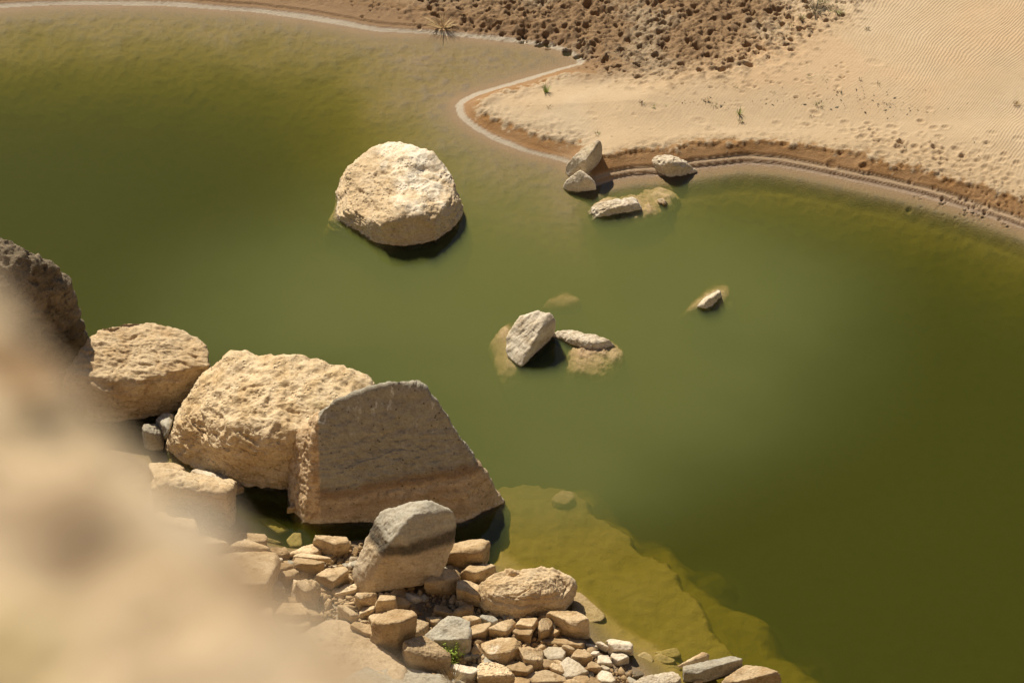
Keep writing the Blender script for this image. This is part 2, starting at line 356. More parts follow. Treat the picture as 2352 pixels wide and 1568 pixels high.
sk = .12; zw = sk * np.log(np.exp(np.clip(zf / sk, -60, 5)) + np.exp(np.clip(zn / sk, -60, 5)) + np.exp(-dp / sk)) * 1.0; zw = np.where(np.minimum(dF, dN) < .5, zw + (np.maximum(zf, zn) - zw) * sstep(.5, 0, np.minimum(dF, dN)), zw)
pool = up(mask([(380, 1130), (520, 1125), (700, 1130), (1160, 1160), (1130, 1270), (1045, 1262), (840, 1235), (700, 1240), (560, 1225), (430, 1180)], .12, 0)); zw = zw - .5 * pool * sstep(.02, .3, dN)
zw = zw + inview * (.019 * nB * sstep(.1, .6, np.minimum(dF, dN)) + .035 * nA * sstep(.3, 1, np.minimum(dF, dN)))
# bank, far side
wv = .75 + .25 * nA + .5 * mud * (1 - tr) * 1.3
b0 = (.10 + .05 * nW) * (1 + (.35 * nA + .18 * nC) * (1 - rgt)); e = F_ / wv
b0 = b0 * (1 - .35 * rgt); bank = .02 * sstep(0, b0, F_) + (.02 + .035 * rgt) * sstep(b0, b0 + .028, F_) + .045 * sstep(b0 + .10, b0 + .13, F_) * np.maximum(rgt, .25 + .5 * mud) + (.08 + .03 * rgt) * sstep(b0 + .05, .62, e) + .03 * sstep(.50, .60, e + .12 * nB) * (1 - mud)
dune = np.minimum(F_, 40) * .055 + .14 * sstep(.6, 2.5, F_) + .05 * nW * sstep(.8, 2, F_) + sstep(20, 200, F_) * (6 + 8 * nW)
rough = sstep(.35, .6, e) * sstep(1.25, .7, e) * (1 - mud) * .035 + tr * .07 + mud * (1 - tr) * .010 * sstep(.2, .6, F_) + .004
zl = bank + dune + inview * rough * (nB * .7 + ridged(PT * 7 + 2, 3).reshape(sh) * 1.2)
# near shore
znl = .03 * sstep(0, .1, N_) + .13 * np.minimum(N_, 12) + .03 * nB * sstep(0, .4, N_)
Z = np.where(F_ > 0, zl, np.where(N_ > 0, znl, zw))
# hoof prints, footprints, dimples
rng = np.random.RandomState(11)
def stamp(x, y, r, dep, rim=.35, asp=1.0, ang=0.0):
    i0, i1 = np.searchsorted(GX, (x - 2 * r, x + 2 * r)); j0, j1 = np.searchsorted(GY, (y - 2 * r, y + 2 * r))
    if i1 - i0 < 2 or j1 - j0 < 2: return
    X = XX[j0:j1, i0:i1] - x; Y = YY[j0:j1, i0:i1] - y
    a = X * cos(ang) + Y * sin(ang); b = (-X * sin(ang) + Y * cos(ang)) * asp
    q = np.sqrt(a * a + b * b) / r
    Z[j0:j1, i0:i1] += -dep * sstep(1.05, .45, q) + dep * rim * np.exp(-((q - 1.25) / .25) ** 2)
    PITM[j0:j1, i0:i1] = np.maximum(PITM[j0:j1, i0:i1], sstep(1.1, .5, q))
PITM = np.zeros(sh, np.float32)
trP = poly_w(TRAMP, .3); lo = trP.min(0); hi = trP.max(0)
M = rng.uniform(lo, hi, size=(5200, 2)); M = M[sdf(trP, M[:, 0], M[:, 1]) > -.2]
M = M[M[:, 1] < 44][:1700]
for x, y in M:
    r = min(.02 + rng.gamma(2.0, .017), .12); stamp(x, y, r, r * rng.uniform(.8, 1.7), .06, rng.uniform(1, 2.4), rng.uniform(-.5, .5))
q = poly_w([(780, -30), (1100, 20), (1200, 60), (1000, 50), (820, 20)], .3); lo = q.min(0); hi = q.max(0)
for x, y in rng.uniform(lo, hi, size=(160, 2)):
    if sdf(q, np.array([x]), np.array([y]))[0] > 0: stamp(x, y, rng.uniform(.03, .06), rng.uniform(.015, .035))
for px, py in [(1340, 148), (1350, 156), (1357, 160), (1365, 150), (1372, 157), (1380, 135), (1362, 165), (1395, 170), (1352, 140), (1410, 160), (1425, 172)]:
    c_ = W(px + rng.uniform(-2, 2), py, .1); stamp(c_[0], c_[1], .04, .035)
for px, py in zip(rng.uniform(1400, 1950, 90), rng.uniform(160, 240, 90)):
    if py < 185 + (px - 1400) * .12: c_ = W(px, py, .3); stamp(c_[0], c_[1], rng.uniform(.03, .07), rng.uniform(.01, .03), .3, 1.5, .1)
for k in range(170):     # footprints and hollows in the dry sand
    px = rng.normal(2130, 120); py = 335 + (px - 2130) * .22 + rng.normal(0, 28)
    if px < 2400: c_ = W(px, py, .5); stamp(c_[0], c_[1], rng.uniform(.04, .11), rng.uniform(.008, .03), .6, rng.uniform(1, 1.6), rng.uniform(-.6, .3))
for px, py, r, d_ in [(2010, 143, .22, .03), (2052, 277, .16, .06), (2280, 300, .14, .04), (1700, 225, .12, .03), (1635, 275, .15, .04), (1610, 255, .2, .03), (1590, 120, .1, .02), (1500, 230, .2, .03), (1830, 158, .1, .02), (2340, 315, .15, .04), (1905, 165, .09, .03), (2120, 300, .16, .03), (1730, 190, .1, .025), (2200, 330, .15, .04), (1360, 240, .15, .02)]:
    c_ = W(px, py, .5); stamp(c_[0], c_[1], r * .8, d_ * .4, .4, 1.6, -.2)
for k in range(260):     # scattered scuffs on the spit
    px = rng.uniform(1080, 2300); py = rng.uniform(180, 420); c_ = W(px, py, .35)
    i = min(np.searchsorted(GX, c_[0]), nx - 1); j = min(np.searchsorted(GY, c_[1]), ny - 1)
    if F_[j, i] > .9 and rip[j, i] < .5: stamp(c_[0], c_[1], rng.uniform(.03, .08), rng.uniform(.004, .014), .5, rng.uniform(1, 2.2), rng.uniform(-.6, .6))
for (x0, y0, x1, y1, n_) in [(2115, 455, 2352, 500, 70), (2200, 480, 2352, 470, 90)]:
    for k in range(n_):
        t = rng.uniform(); px = x0 + t * (x1 - x0) + rng.normal(0, 10); py = y0 + t * (y1 - y0) + rng.normal(-18, 16); c_ = W(px, py, .2)
        stamp(c_[0], c_[1], rng.uniform(.025, .05), rng.uniform(.012, .035), .4, 1.3)
def terr(x, y):
    i = int(np.clip(np.searchsorted(GX, x) - 1, 0, nx - 2)); j = int(np.clip(np.searchsorted(GY, y) - 1, 0, ny - 2))
    tx = (x - GX[i]) / (GX[i + 1] - GX[i]); ty = (y - GY[j]) / (GY[j + 1] - GY[j])
    return float((Z[j, i] * (1 - tx) + Z[j, i + 1] * tx) * (1 - ty) + (Z[j + 1, i] * (1 - tx) + Z[j + 1, i + 1] * tx) * ty)
def ground(px, py, lift=0.0):
    z = 0.2
    for _ in range(12):
        q = W(px, py, z); z = .5 * z + .5 * (terr(q[0], q[1]) + lift)
    return W(px, py, z)
# surface colours: the kinds of soil, plus shade painted into the hoof pits
def C(a): return np.array(a, np.float32)
DRY, WET, SILT, CRUST, MUDC, BOT, PALE = C((.47, .345, .21)), C((.29, .155, .055)), C((.38, .305, .21)), C((.46, .355, .23)), C((.25, .15, .07)), C((.23, .152, .062)), C((.42, .345, .235))
def lerp(a, b, t): return a * (1 - t[..., None]) + b * t[..., None]
col = np.broadcast_to(DRY, sh + (3,)).copy()
col = lerp(col, C((.50, .33, .185)), sstep(.0, .5, nW + .4 * nA) * .45); col = lerp(col, C((.52, .42, .29)), sstep(.1, .5, -nW + .5 * nA) * .35 * (1 - rip * .5))
col = lerp(col, CRUST, sstep(.7, .4, e + .25 * nB) * .0 + sstep(1.5, .8, e + .3 * nB) * .5)
wetw = np.where(rgt > .5, .62, .50)
col = lerp(col, WET, sstep(wetw + .12, wetw - .08, e + .26 * nB + .12 * nC) * (1 - .15 * nA))
col = lerp(col, C((.42, .29, .16)), rgt * sstep(1.9, 1.0, e + .4 * nA) * .55 * sstep(.6, .8, e))
col = lerp(col, C((.44, .27, .13)), sstep(2.5, .2, F_) * 0 + up(mask([(1500, 190), (1700, 185), (1850, 120), (1900, 60), (1800, 60), (1560, 170)], .8)) * .6)
mm = np.clip(mud * sstep(-.6, .2, .35 + nW * .5 + nB * .2), 0, 1)
col = lerp(col, MUDC, mm * .9)
patch = sstep(.05, .35, perlin(PT * .9 + 40).reshape(sh) + .35 * nB) * np.maximum(tr, mud * sstep(1.0, 1.8, F_))
col = lerp(col, PALE, patch * .45)
col = lerp(col, C((.15, .085, .038)), sstep(.05, .5, nB + .6 * nC - .3 * nA) * tr * .7)
col = lerp(col, C((.25, .15, .07)), PITM * tr * .8)  # pit shade deepened by darkening the soil colour inside each print
col = lerp(col, lerp(np.broadcast_to(SILT, sh + (3,)), C((.34, .235, .145)), rgt), sstep(b0 + .02, b0 - .01, F_) * (F_ > 0))
col = lerp(col, C((.45, .33, .21)), sstep(b0 + .02, b0 + .03, F_) * sstep(b0 + .12, b0 + .10, F_) * rgt * .8)
under = (F_ <= 0) & (N_ <= 0)
cb = lerp(np.broadcast_to(BOT, sh + (3,)), C((.27, .185, .10)), sstep(.0, .7, -Z)); cb = lerp(cb, C((.17, .12, .065)), sstep(.0, .5, nB + .4 * nC) * .6)
cb = lerp(cb, C((.27, .165, .07)), sstep(.26, .08, dF) * .8)
cb = lerp(cb, C((.41, .275, .13)), sstep(-.3, .2, s2) * sstep(.2, .5, dN)); col = np.where(under[..., None], cb, col)
nl = N_ > 0
cn = lerp(np.broadcast_to(C((.23, .165, .10)), sh + (3,)), C((.22, .155, .09)), sstep(.0, .5, nB + .2)); cn = lerp(cn, C((.36, .30, .22)), sstep(.1, .4, nA) * .5)
cn = lerp(cn, C((.17, .11, .055)), sstep(.3, .0, N_) * .8)
col = np.where(nl[..., None], cn, col)
wetness = np.clip(np.where(under, 1, np.where(nl, sstep(.15, 0, N_), sstep(b0 + .05, b0 - .02, F_) + .35 * sstep(wetw, wetw - .1, e))), 0, 1)

idx = np.arange(nx * ny).reshape(ny, nx)
Fq = np.stack([idx[:-1, :-1], idx[:-1, 1:], idx[1:, 1:], idx[1:, :-1]], -1).reshape(-1, 4)
gm = mesh_from("ground", np.stack([XX.ravel(), YY.ravel(), Z.ravel()], 1), Fq)
ca = gm.color_attributes.new("soil", 'FLOAT_COLOR', 'POINT')
rgba = np.concatenate([col.reshape(-1, 3), np.ones((nx * ny, 1))], 1).astype(np.float32); ca.data.foreach_set("color", rgba.ravel())
cb_ = gm.color_attributes.new("soil_kind", 'FLOAT_COLOR', 'POINT')
land = (F_ > 0)
rgba = np.stack([(rip * land).ravel(), wetness.ravel(), (land * (1 - mud) * sstep(.7, 1.3, e)).ravel(), np.ones(nx * ny)], 1).astype(np.float32); cb_.data.foreach_set("color", rgba.ravel())
m, nt, N, L, B = new_mat("ground_soil")
a1 = N.new("ShaderNodeAttribute"); a1.attribute_name = "soil"; a2 = N.new("ShaderNodeAttribute"); a2.attribute_name = "soil_kind"
sp = N.new("ShaderNodeSeparateColor"); L.new(a2.outputs["Color"], sp.inputs[0])
geo = N.new("ShaderNodeNewGeometry"); pos = geo.outputs["Position"]
n1 = noise(N, L, pos, 30, 5, .7); n2 = noise(N, L, pos, 3, 5, .6)
c1 = mix(N, L, 1.0, a1.outputs["Color"], mix(N, L, n1, (.80, .79, .77), (1.18, 1.18, 1.18)), 'MULTIPLY')
c1 = mix(N, L, 1.0, c1, mix(N, L, n2, (.88, .87, .85), (1.1, 1.1, 1.1)), 'MULTIPLY')
L.new(c1, B.inputs["Base Color"]); L.new(maprange(N, L, sp.outputs[1], 0, 1, .95, .55), B.inputs["Roughness"])
# wind ripples: crests run up to the right, bending, joining and dying out
nb = N.new("ShaderNodeTexNoise"); nb.inputs["Scale"].default_value = .35; nb.inputs["Detail"].default_value = 2; L.new(pos, nb.inputs["Vector"])
nf = N.new("ShaderNodeTexNoise"); nf.inputs["Scale"].default_value = 2.6; nf.inputs["Detail"].default_value = 3; L.new(pos, nf.inputs["Vector"])
sx = N.new("ShaderNodeSeparateXYZ"); L.new(pos, sx.inputs[0])
# phase = (x*cos - y*sin)*k + warp ; crest direction about 40 degrees in the picture
ph = math_n(N, L, 'ADD', math_n(N, L, 'MULTIPLY', sx.outputs[0], 88.0), math_n(N, L, 'MULTIPLY', sx.outputs[1], -64.0))
ph = math_n(N, L, 'ADD', ph, math_n(N, L, 'MULTIPLY', nb.outputs[0], 90.0)); ph = math_n(N, L, 'ADD', ph, math_n(N, L, 'MULTIPLY', nf.outputs[0], 11.0))
wv_ = math_n(N, L, 'SINE', ph)
ra = math_n(N, L, 'MULTIPLY', sp.outputs[0], maprange(N, L, noise(N, L, pos, .9, 3, .5), .3, .6, .35, 1))
ra = math_n(N, L, 'ADD', ra, math_n(N, L, 'MULTIPLY', sp.outputs[2], .22))
hh = math_n(N, L, 'MULTIPLY', math_n(N, L, 'MULTIPLY', wv_, ra), .0030)
fine = math_n(N, L, 'MULTIPLY', n1, maprange(N, L, sp.outputs[2], 0, 1, .022, .008))
b = N.new("ShaderNodeBump"); b.inputs["Strength"].default_value = 1; b.inputs["Distance"].default_value = 1.0
L.new(math_n(N, L, 'ADD', hh, fine), b.inputs["Height"]); L.new(b.outputs[0], B.inputs["Normal"])
link("ground", gm, m, kind="structure")

# ------------------------------------------------------------------ pond water: clear surface over silty green water
bm = bmesh.new(); bmesh.ops.create_cube(bm, size=1.0)
for v in bm.verts:
    v.co.x *= 700; v.co.y = v.co.y * 700 + 200; v.co.z = 0.0 if v.co.z > 0 else -9.0
me = bpy.data.meshes.new("pond_water"); bm.to_mesh(me); bm.free()
m, nt, N, L, B = new_mat("pond_water"); N.remove(B); out = N["Material Output"]
tr_ = N.new("ShaderNodeBsdfTransparent"); gl = N.new("ShaderNodeBsdfGlossy"); gl.inputs["Roughness"].default_value = 0.03
fr = N.new("ShaderNodeFresnel"); fr.inputs[0].default_value = 1.33
mx = N.new("ShaderNodeMixShader"); L.new(fr.outputs[0], mx.inputs[0]); L.new(tr_.outputs[0], mx.inputs[1]); L.new(gl.outputs[0], mx.inputs[2])
geo = N.new("ShaderNodeNewGeometry")
nn = noise(N, L, geo.outputs["Position"], 6, 2, .5); bp = N.new("ShaderNodeBump"); bp.inputs["Distance"].default_value = .0012; L.new(nn, bp.inputs["Height"])
L.new(bp.outputs[0], gl.inputs["Normal"]); L.new(mx.outputs[0], out.inputs["Surface"])
vs = N.new("ShaderNodeVolumeScatter"); vs.inputs["Color"].default_value = (.40, .44, .06, 1); vs.inputs["Density"].default_value = 1.0
try: vs.inputs["Anisotropy"].default_value = 0.0
except Exception: pass
va = N.new("ShaderNodeVolumeAbsorption"); va.inputs["Color"].default_value = (.70, .71, .05, 1); va.inputs["Density"].default_value = 4.3
ad = N.new("ShaderNodeAddShader"); L.new(vs.outputs[0], ad.inputs[0]); L.new(va.outputs[0], ad.inputs[1]); L.new(ad.outputs[0], out.inputs["Volume"])
link("pond_water", me, m, kind="structure")


# a cloud of stirred-up silt hanging in the middle of the pond, thick in the centre and thinning outwards
sx_ = np.linspace(-9, 8.5, 120); sy_ = np.linspace(23.5, 39, 110); SX, SY = np.meshgrid(sx_, sy_)
TH = np.zeros_like(SX)
for px, py, rx, ry, t in [(1250, 620, 3.3, 2.2, .16), (1350, 880, 3.0, 1.8, .10), (1650, 700, 2.0, 1.6, .06), (750, 720, 2.6, 1.8, .06), (1200, 330, 1.8, 1.5, .03), (1250, 1080, 2.0, 1.2, .06)]:
    q = W(px, py, 0); TH += t * np.exp(-((SX - q[0]) / rx) ** 2 - ((SY - q[1]) / ry) ** 2)
edge = np.minimum(np.minimum(SX - sx_[0], sx_[-1] - SX), np.minimum(SY - sy_[0], sy_[-1] - SY)); TH = np.maximum(TH * 1.7 - .004, 0) * sstep(0, 1.5, edge) + 1e-4
TH *= 1 + .25 * fbm(np.stack([SX.ravel() * .5, SY.ravel() * .5, SX.ravel() * 0], 1), 3).reshape(SX.shape)
nS = SX.size; ii = np.arange(nS).reshape(SX.shape); cap = np.stack([ii[:-1, :-1], ii[:-1, 1:], ii[1:, 1:], ii[1:, :-1]], -1).reshape(-1, 4)
rim = np.concatenate([ii[0, :], ii[1:, -1], ii[-1, -2::-1], ii[-2:0:-1, 0]]); rn = np.roll(rim, -1)
Fs = np.vstack([cap, cap[:, ::-1] + nS, np.stack([rn, rim, rim + nS, rn + nS], 1)])
Vs = np.vstack([np.stack([SX.ravel(), SY.ravel(), np.full(nS, -.012)], 1), np.stack([SX.ravel(), SY.ravel(), -.012 - TH.ravel()], 1)])
me = mesh_from("silt_cloud", Vs, Fs)
m, nt, N, L, B = new_mat("silt_cloud"); N.remove(B); out = N["Material Output"]
vs = N.new("ShaderNodeVolumeScatter"); vs.inputs["Color"].default_value = (.80, 1.0, .36, 1); vs.inputs["Density"].default_value = 2.6
L.new(vs.outputs[0], out.inputs["Volume"])
link("silt_cloud", me, m, kind="stuff")
# ------------------------------------------------------------------ boulders (photo grid x, y and height above the water)
def uw(pts, z=-.7, k=1.12):                # carry a boulder's foot down under the water
    Q = np.array([W(*q) for q in pts]); c = Q.mean(0); low = Q[Q[:, 2] < .3]
    return [(c[0] + (q[0] - c[0]) * k, c[1] + (q[1] - c[1]) * k, z, 0) for q in low]
def boulder(name, label, pts, extra=(), foot=True, **kw):
    allp = list(pts) + list(extra)
    if foot: allp += uw(allp)
    return rock(name, label, 'boulder', allp, **kw)

boulder('boulder', 'large pale pitted boulder standing alone in the open water',
    [(764, 502, 0), (788, 513, 0), (830, 535, 0), (871, 562, 0), (898, 558, 0), (953, 556, 0), (999, 547, 0), (1027, 524, 0), (1049, 500, 0), (1054, 463, .2),
     (766, 485, .12), (832, 498, .38), (865, 524, .36), (887, 515, .42), (931, 494, .6), (986, 500, .52), (1023, 474, .5), (1052, 441, .38),
     (777, 432, .02), (783, 410, .1), (803, 373, .3), (830, 356, .4), (858, 346, .5), (878, 334, .6), (909, 334, .65), (931, 343, .65), (953, 336, .7), (975, 339, .7), (1001, 360, .65), (1021, 395, .5), (1041, 417, .4), (930, 425, .70)],
    mat='cream', sub=7, p=50, chips=14, chipd=.10, grow=.99, seed=1, lump=.10, rough=.045, layer=.05, pit=.014, pitf=15, fr=1.2)
boulder('boulder', 'big rounded knobbly tan boulder behind the steep-faced slab',
    [(480, 831, 1.0), (490, 816, 1.1), (521, 806, 1.2), (561, 802, 1.25), (619, 805, 1.28), (682, 810, 1.28), (756, 831, 1.2), (795, 855, 1.15), (870, 892, 1.0), (447, 882, .85), (420, 921, .72), (398, 972, .42), (400, 1008, .12),
     (432, 1031, 0), (451, 1054, 0), (521, 1081, 0), (576, 1109, 0), (619, 1113, 0), (678, 1105, 0), (720, 1120, 0), (450, 975, .70), (510, 1000, .85), (580, 1000, .98), (650, 1000, 1.0), (560, 900, 1.22), (640, 890, 1.27), (720, 910, 1.2), (800, 1000, .9)],
    mat='pitted', sub=7, p=11, chips=0, grow=1.04, seed=2, lump=.08, rough=.055, layer=.08, ldir=(.15, -.25, 1), lfreq=6, pit=.012, pitf=15, fr=1.3)
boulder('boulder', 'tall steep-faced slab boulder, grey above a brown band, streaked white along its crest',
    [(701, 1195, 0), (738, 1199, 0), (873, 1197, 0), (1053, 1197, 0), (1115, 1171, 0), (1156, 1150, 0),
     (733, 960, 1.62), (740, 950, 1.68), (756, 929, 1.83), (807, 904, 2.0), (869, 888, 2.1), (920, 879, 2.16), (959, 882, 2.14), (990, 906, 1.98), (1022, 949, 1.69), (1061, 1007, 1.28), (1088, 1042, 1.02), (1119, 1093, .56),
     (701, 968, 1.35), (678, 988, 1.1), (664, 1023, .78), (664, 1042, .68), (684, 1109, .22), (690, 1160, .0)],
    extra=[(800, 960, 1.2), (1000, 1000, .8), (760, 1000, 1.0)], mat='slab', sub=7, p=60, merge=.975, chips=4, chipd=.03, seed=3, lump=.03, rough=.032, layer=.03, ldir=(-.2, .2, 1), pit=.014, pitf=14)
boulder('boulder', 'grey-topped leaning boulder with a black stain band, in front of the steep-faced slab',
    [(832, 1366, .2), (861, 1360, .25), (918, 1349, .35), (1004, 1333, .45), (1015, 1314, .5), (1027, 1274, .75), (1044, 1240, 1.0), (1048, 1206, 1.2), (1044, 1186, 1.35), (1024, 1169, 1.5), (992, 1153, 1.6), (958, 1151, 1.6), (935, 1157, 1.55), (881, 1173, 1.35), (872, 1180, 1.3),
     (849, 1223, 1.0), (826, 1274, .7), (812, 1317, .45), (818, 1349, .3), (918, 1214, 1.45), (889, 1254, 1.15), (869, 1306, .75), (945, 1185, 1.6)],
    extra=[(930, 1320, 0), (890, 1310, 0), (960, 1290, 0)], foot=False, mat='greyblack', sub=6, p=90, merge=.985, chips=0, seed=4, lump=.035, rough=.035, layer=.02, pit=.012, pitf=11)
boulder('boulder', 'long loaf-shaped tan boulder with layered cracks at the edge of the shallows',
    [(1187, 1425, 0), (1147, 1419, 0), (1104, 1392, .1), (1233, 1417, 0), (1290, 1400, 0), (1307, 1377, .05), (1310, 1357, .2), (1318, 1340, .3), (1102, 1346, .38), (1118, 1329, .42), (1155, 1323, .44), (1221, 1315, .46), (1273, 1317, .44), (1307, 1329, .36), (1130, 1376, .40), (1187, 1374, .46), (1250, 1366, .44), (1290, 1358, .36), (1200, 1345, .50)],
    mat='layered', sub=7, p=13, chips=0, grow=1.04, seed=5, lump=.05, rough=.035, fr=1.6, layer=.17, ldir=(.12, -.3, 1), lfreq=5)
boulder('boulder', 'flat-topped pale tan boulder beside the dark rough cliff rock',
    [(216, 771, .95), (296, 747, 1.0), (369, 744, 1.0), (438, 758, .95), (470, 787, .9), (478, 831, .85), (417, 852, .85), (348, 870, .85), (296, 884, .85), (209, 878, .9), (167, 822, 1.0), (150, 860, .9), (455, 886, .25), (400, 928, 0), (313, 952, 0), (209, 960, 0), (440, 895, .1), (150, 960, 0)],
    mat='layered', sub=7, p=30, seed=6, fr=1.7, lump=.05, rough=.04, layer=.12, ldir=(.1, .35, 1), lfreq=6, pit=.012)
boulder('cliff_rock', 'dark rough conglomerate rock rising at the left edge',
    [(0, 533, 3.0), (38, 527, 3.0), (70, 544, 2.9), (111, 582, 2.6), (136, 627, 2.2), (150, 669, 1.8), (167, 697, 1.5), (195, 738, .9), (198, 773, .4), (170, 840, 0), (0, 900, 0), (-200, 900, 0), (-250, 560, 3), (-250, 800, 2), (0, 690, 2.3), (80, 700, 1.9), (60, 780, 1.2), (-200, 500, 3.0)],
    mat='conglomerate', sub=7, p=18, seed=7, lump=.07, rough=.075, pit=.05, pitf=9)
boulder('boulder', 'tall pointed grey-tan rock leaning at the tip of the sandy shore',
    [(1300, 385, .1), (1315, 363, .35), (1343, 340, .55), (1368, 324, .65), (1378, 322, .65), (1382, 336, .5), (1380, 359, .3), (1372, 381, .1), (1356, 398, 0), (1343, 394, .1), (1304, 403, 0), (1301, 396, 0), (1360, 348, .6), (1347, 369, .45), (1341, 388, .2)],
    mat='white', sub=6, p=80, merge=.98, chips=2, chipd=.04, seed=8, lump=.03, rough=.03, layer=.02, ldir=(1, .3, .8))
boulder('boulder', 'low wedge rock in the water in front of the pointed shore rock',
    [(1293, 424, .05), (1296, 416, .15), (1315, 400, .3), (1337, 391, .4), (1351, 404, .35), (1368, 420, .15), (1366, 425, 0), (1343, 431, 0), (1321, 440, 0), (1304, 437, 0), (1345, 422, .15)],
    mat='white', sub=5, p=30, seed=9, lump=.03, rough=.03, layer=.025)
boulder('boulder', 'whitish mottled rock lying across the wet shoreline mud',
    [(1491, 359, .25), (1499, 354, .3), (1526, 351, .35), (1542, 357, .35), (1573, 367, .25), (1587, 379, .15), (1577, 392, 0), (1565, 396, 0), (1548, 401, 0), (1534, 396, .02), (1518, 385, .05), (1501, 375, .1), (1520, 368, .38), (1560, 375, .3)],
    mat='white', sub=6, p=14, seed=10, lump=.09, rough=.07, pit=.05, pitf=5)
boulder('boulder', 'long low whitish rock barely breaking the water near the sandy point',
    [(1350, 482, 0), (1368, 469, .10), (1392, 461, .14), (1430, 457, .15), (1458, 455, .15), (1468, 463, .13), (1390, 480, .13), (1440, 474, .13), (1472, 474, .0), (1440, 485, 0), (1393, 494, 0), (1362, 493, 0)],
    mat='white', sub=6, p=22, seed=11, lump=.05, rough=.09, layer=.03)
rock('submerged_rock', 'drowned yellow shelf of rock under the long low whitish rock', 'submerged rock',
    [(1338, 492, -0.054), (1365, 508, -0.108), (1420, 506, -0.108), (1500, 508, -0.117), (1566, 466, -0.063), (1545, 448, -0.036), (1480, 446, -0.032), (1400, 462, -0.032), (1350, 475, -0.045), (1450, 480, -0.013), (1530, 468, -0.009), (1330, 500, -0.900), (1580, 470, -0.900), (1430, 540, -0.900), (1450, 420, -0.900), (1540, 520, -0.900)],
    mat='drowned', sub=6, p=10, seed=12, lump=.08, rough=.09, grow=1.0)
boulder('boulder', 'pale wedge rock with a sharp ridge, middle of the pond',
    [(1164, 778, .15), (1180, 749, .35), (1198, 726, .5), (1236, 716, .6), (1260, 718, .6), (1276, 737, .45), (1274, 749, .3), (1239, 796, 0), (1216, 820, 0), (1197, 840, 0), (1186, 834, 0), (1168, 818, -.02), (1166, 790, .03), (1245, 749, .52), (1216, 806, .14)],
    mat='white', sub=6, p=80, merge=.98, chips=0, seed=13, lump=.025, rough=.035, layer=.04, ldir=(-.7, .5, .6), lfreq=8, foot=False, extra=[(1190, 850, -.5), (1270, 800, -.5), (1200, 740, -.5)])
rock('submerged_rock', 'drowned yellow skirt of rock around the foot of the ridged wedge rock', 'submerged rock',
    [(1130, 795, -0.090), (1140, 768, -0.072), (1165, 750, -0.045), (1170, 800, -0.009), (1190, 835, -0.013), (1142, 850, -0.113), (1165, 890, -0.171), (1195, 868, -0.108), (1200, 800, -0.023), (1125, 820, -0.900), (1160, 920, -0.900), (1220, 880, -0.900), (1200, 740, -0.900)],
    mat='drowned', sub=5, p=12, seed=14, lump=.07, rough=.07)
boulder('boulder', 'flat white rock tip beside the ridged wedge rock',
    [(1268, 764, .02), (1292, 758, .10), (1327, 762, .12), (1371, 770, .12), (1400, 784, .08), (1330, 782, .11), (1380, 788, .10), (1407, 796, 0), (1386, 800, 0), (1356, 800, 0), (1327, 794, 0), (1306, 782, 0)],
    mat='white', sub=6, p=20, seed=15, lump=.06, rough=.07, foot=False, extra=[(1290, 800, -.4), (1400, 830, -.4)])
rock('submerged_rock', 'drowned yellow rounded rock under the flat white rock tip', 'submerged rock',
    [(1425, 795, -0.045), (1437, 830, -0.099), (1405, 865, -0.153), (1345, 862, -0.135), (1300, 845, -0.144), (1300, 800, -0.036), (1340, 800, -0.009), (1400, 805, -0.009), (1440, 850, -0.900), (1390, 900, -0.900), (1300, 890, -0.900), (1330, 760, -0.900)],
    mat='drowned', sub=6, p=12, seed=16, lump=.10, rough=.09)
boulder('boulder', 'small thin rock tip poking out alone on the right of the pond',
    [(1603, 702, 0.0), (1632, 682, .18), (1652, 670, .12), (1656, 676, 0), (1637, 691, .1), (1628, 709, 0), (1610, 703, .05)],
    mat='white', sub=5, p=40, seed=17, lump=.05, rough=.08, foot=False, extra=[(1590, 730, -.4), (1660, 720, -.4), (1650, 660, -.3)])
rock('submerged_rock', 'drowned yellow rock under the thin lone rock tip', 'submerged rock',
    [(1568, 720, -0.144), (1600, 692, -0.054), (1640, 668, -0.027), (1670, 664, -0.063), (1672, 700, -0.135), (1640, 712, -0.045), (1600, 712, -0.054), (1560, 740, -1), (1690, 720, -1), (1650, 640, -1)],
    mat='drowned', sub=5, p=14, seed=18, lump=.07, rough=.07)
rock('submerged_rock', 'faint yellow drowned rock above the ridged wedge rock', 'submerged rock',
    [(1240, 708, -0.135), (1260, 690, -0.099), (1300, 678, -0.081), (1338, 690, -0.090), (1320, 702, -0.126), (1250, 712, -0.153), (1240, 740, -1), (1350, 740, -1), (1300, 660, -1)],
    mat='drowned', sub=5, p=12, seed=19, lump=.07, rough=.05)
rock('submerged_rock', 'drowned rock with a dark lower edge on the underwater shelf right of the steep-faced slab', 'submerged rock',
    [(1265, 1142, -0.135), (1290, 1125, -0.126), (1320, 1128, -0.117), (1322, 1140, -0.126), (1300, 1156, -0.135), (1275, 1152, -0.144), (1270, 1175, -0.270), (1320, 1170, -0.270), (1300, 1140, -0.270)],
    mat='drowned', sub=4, p=20, seed=20, lump=.06, rough=.05)

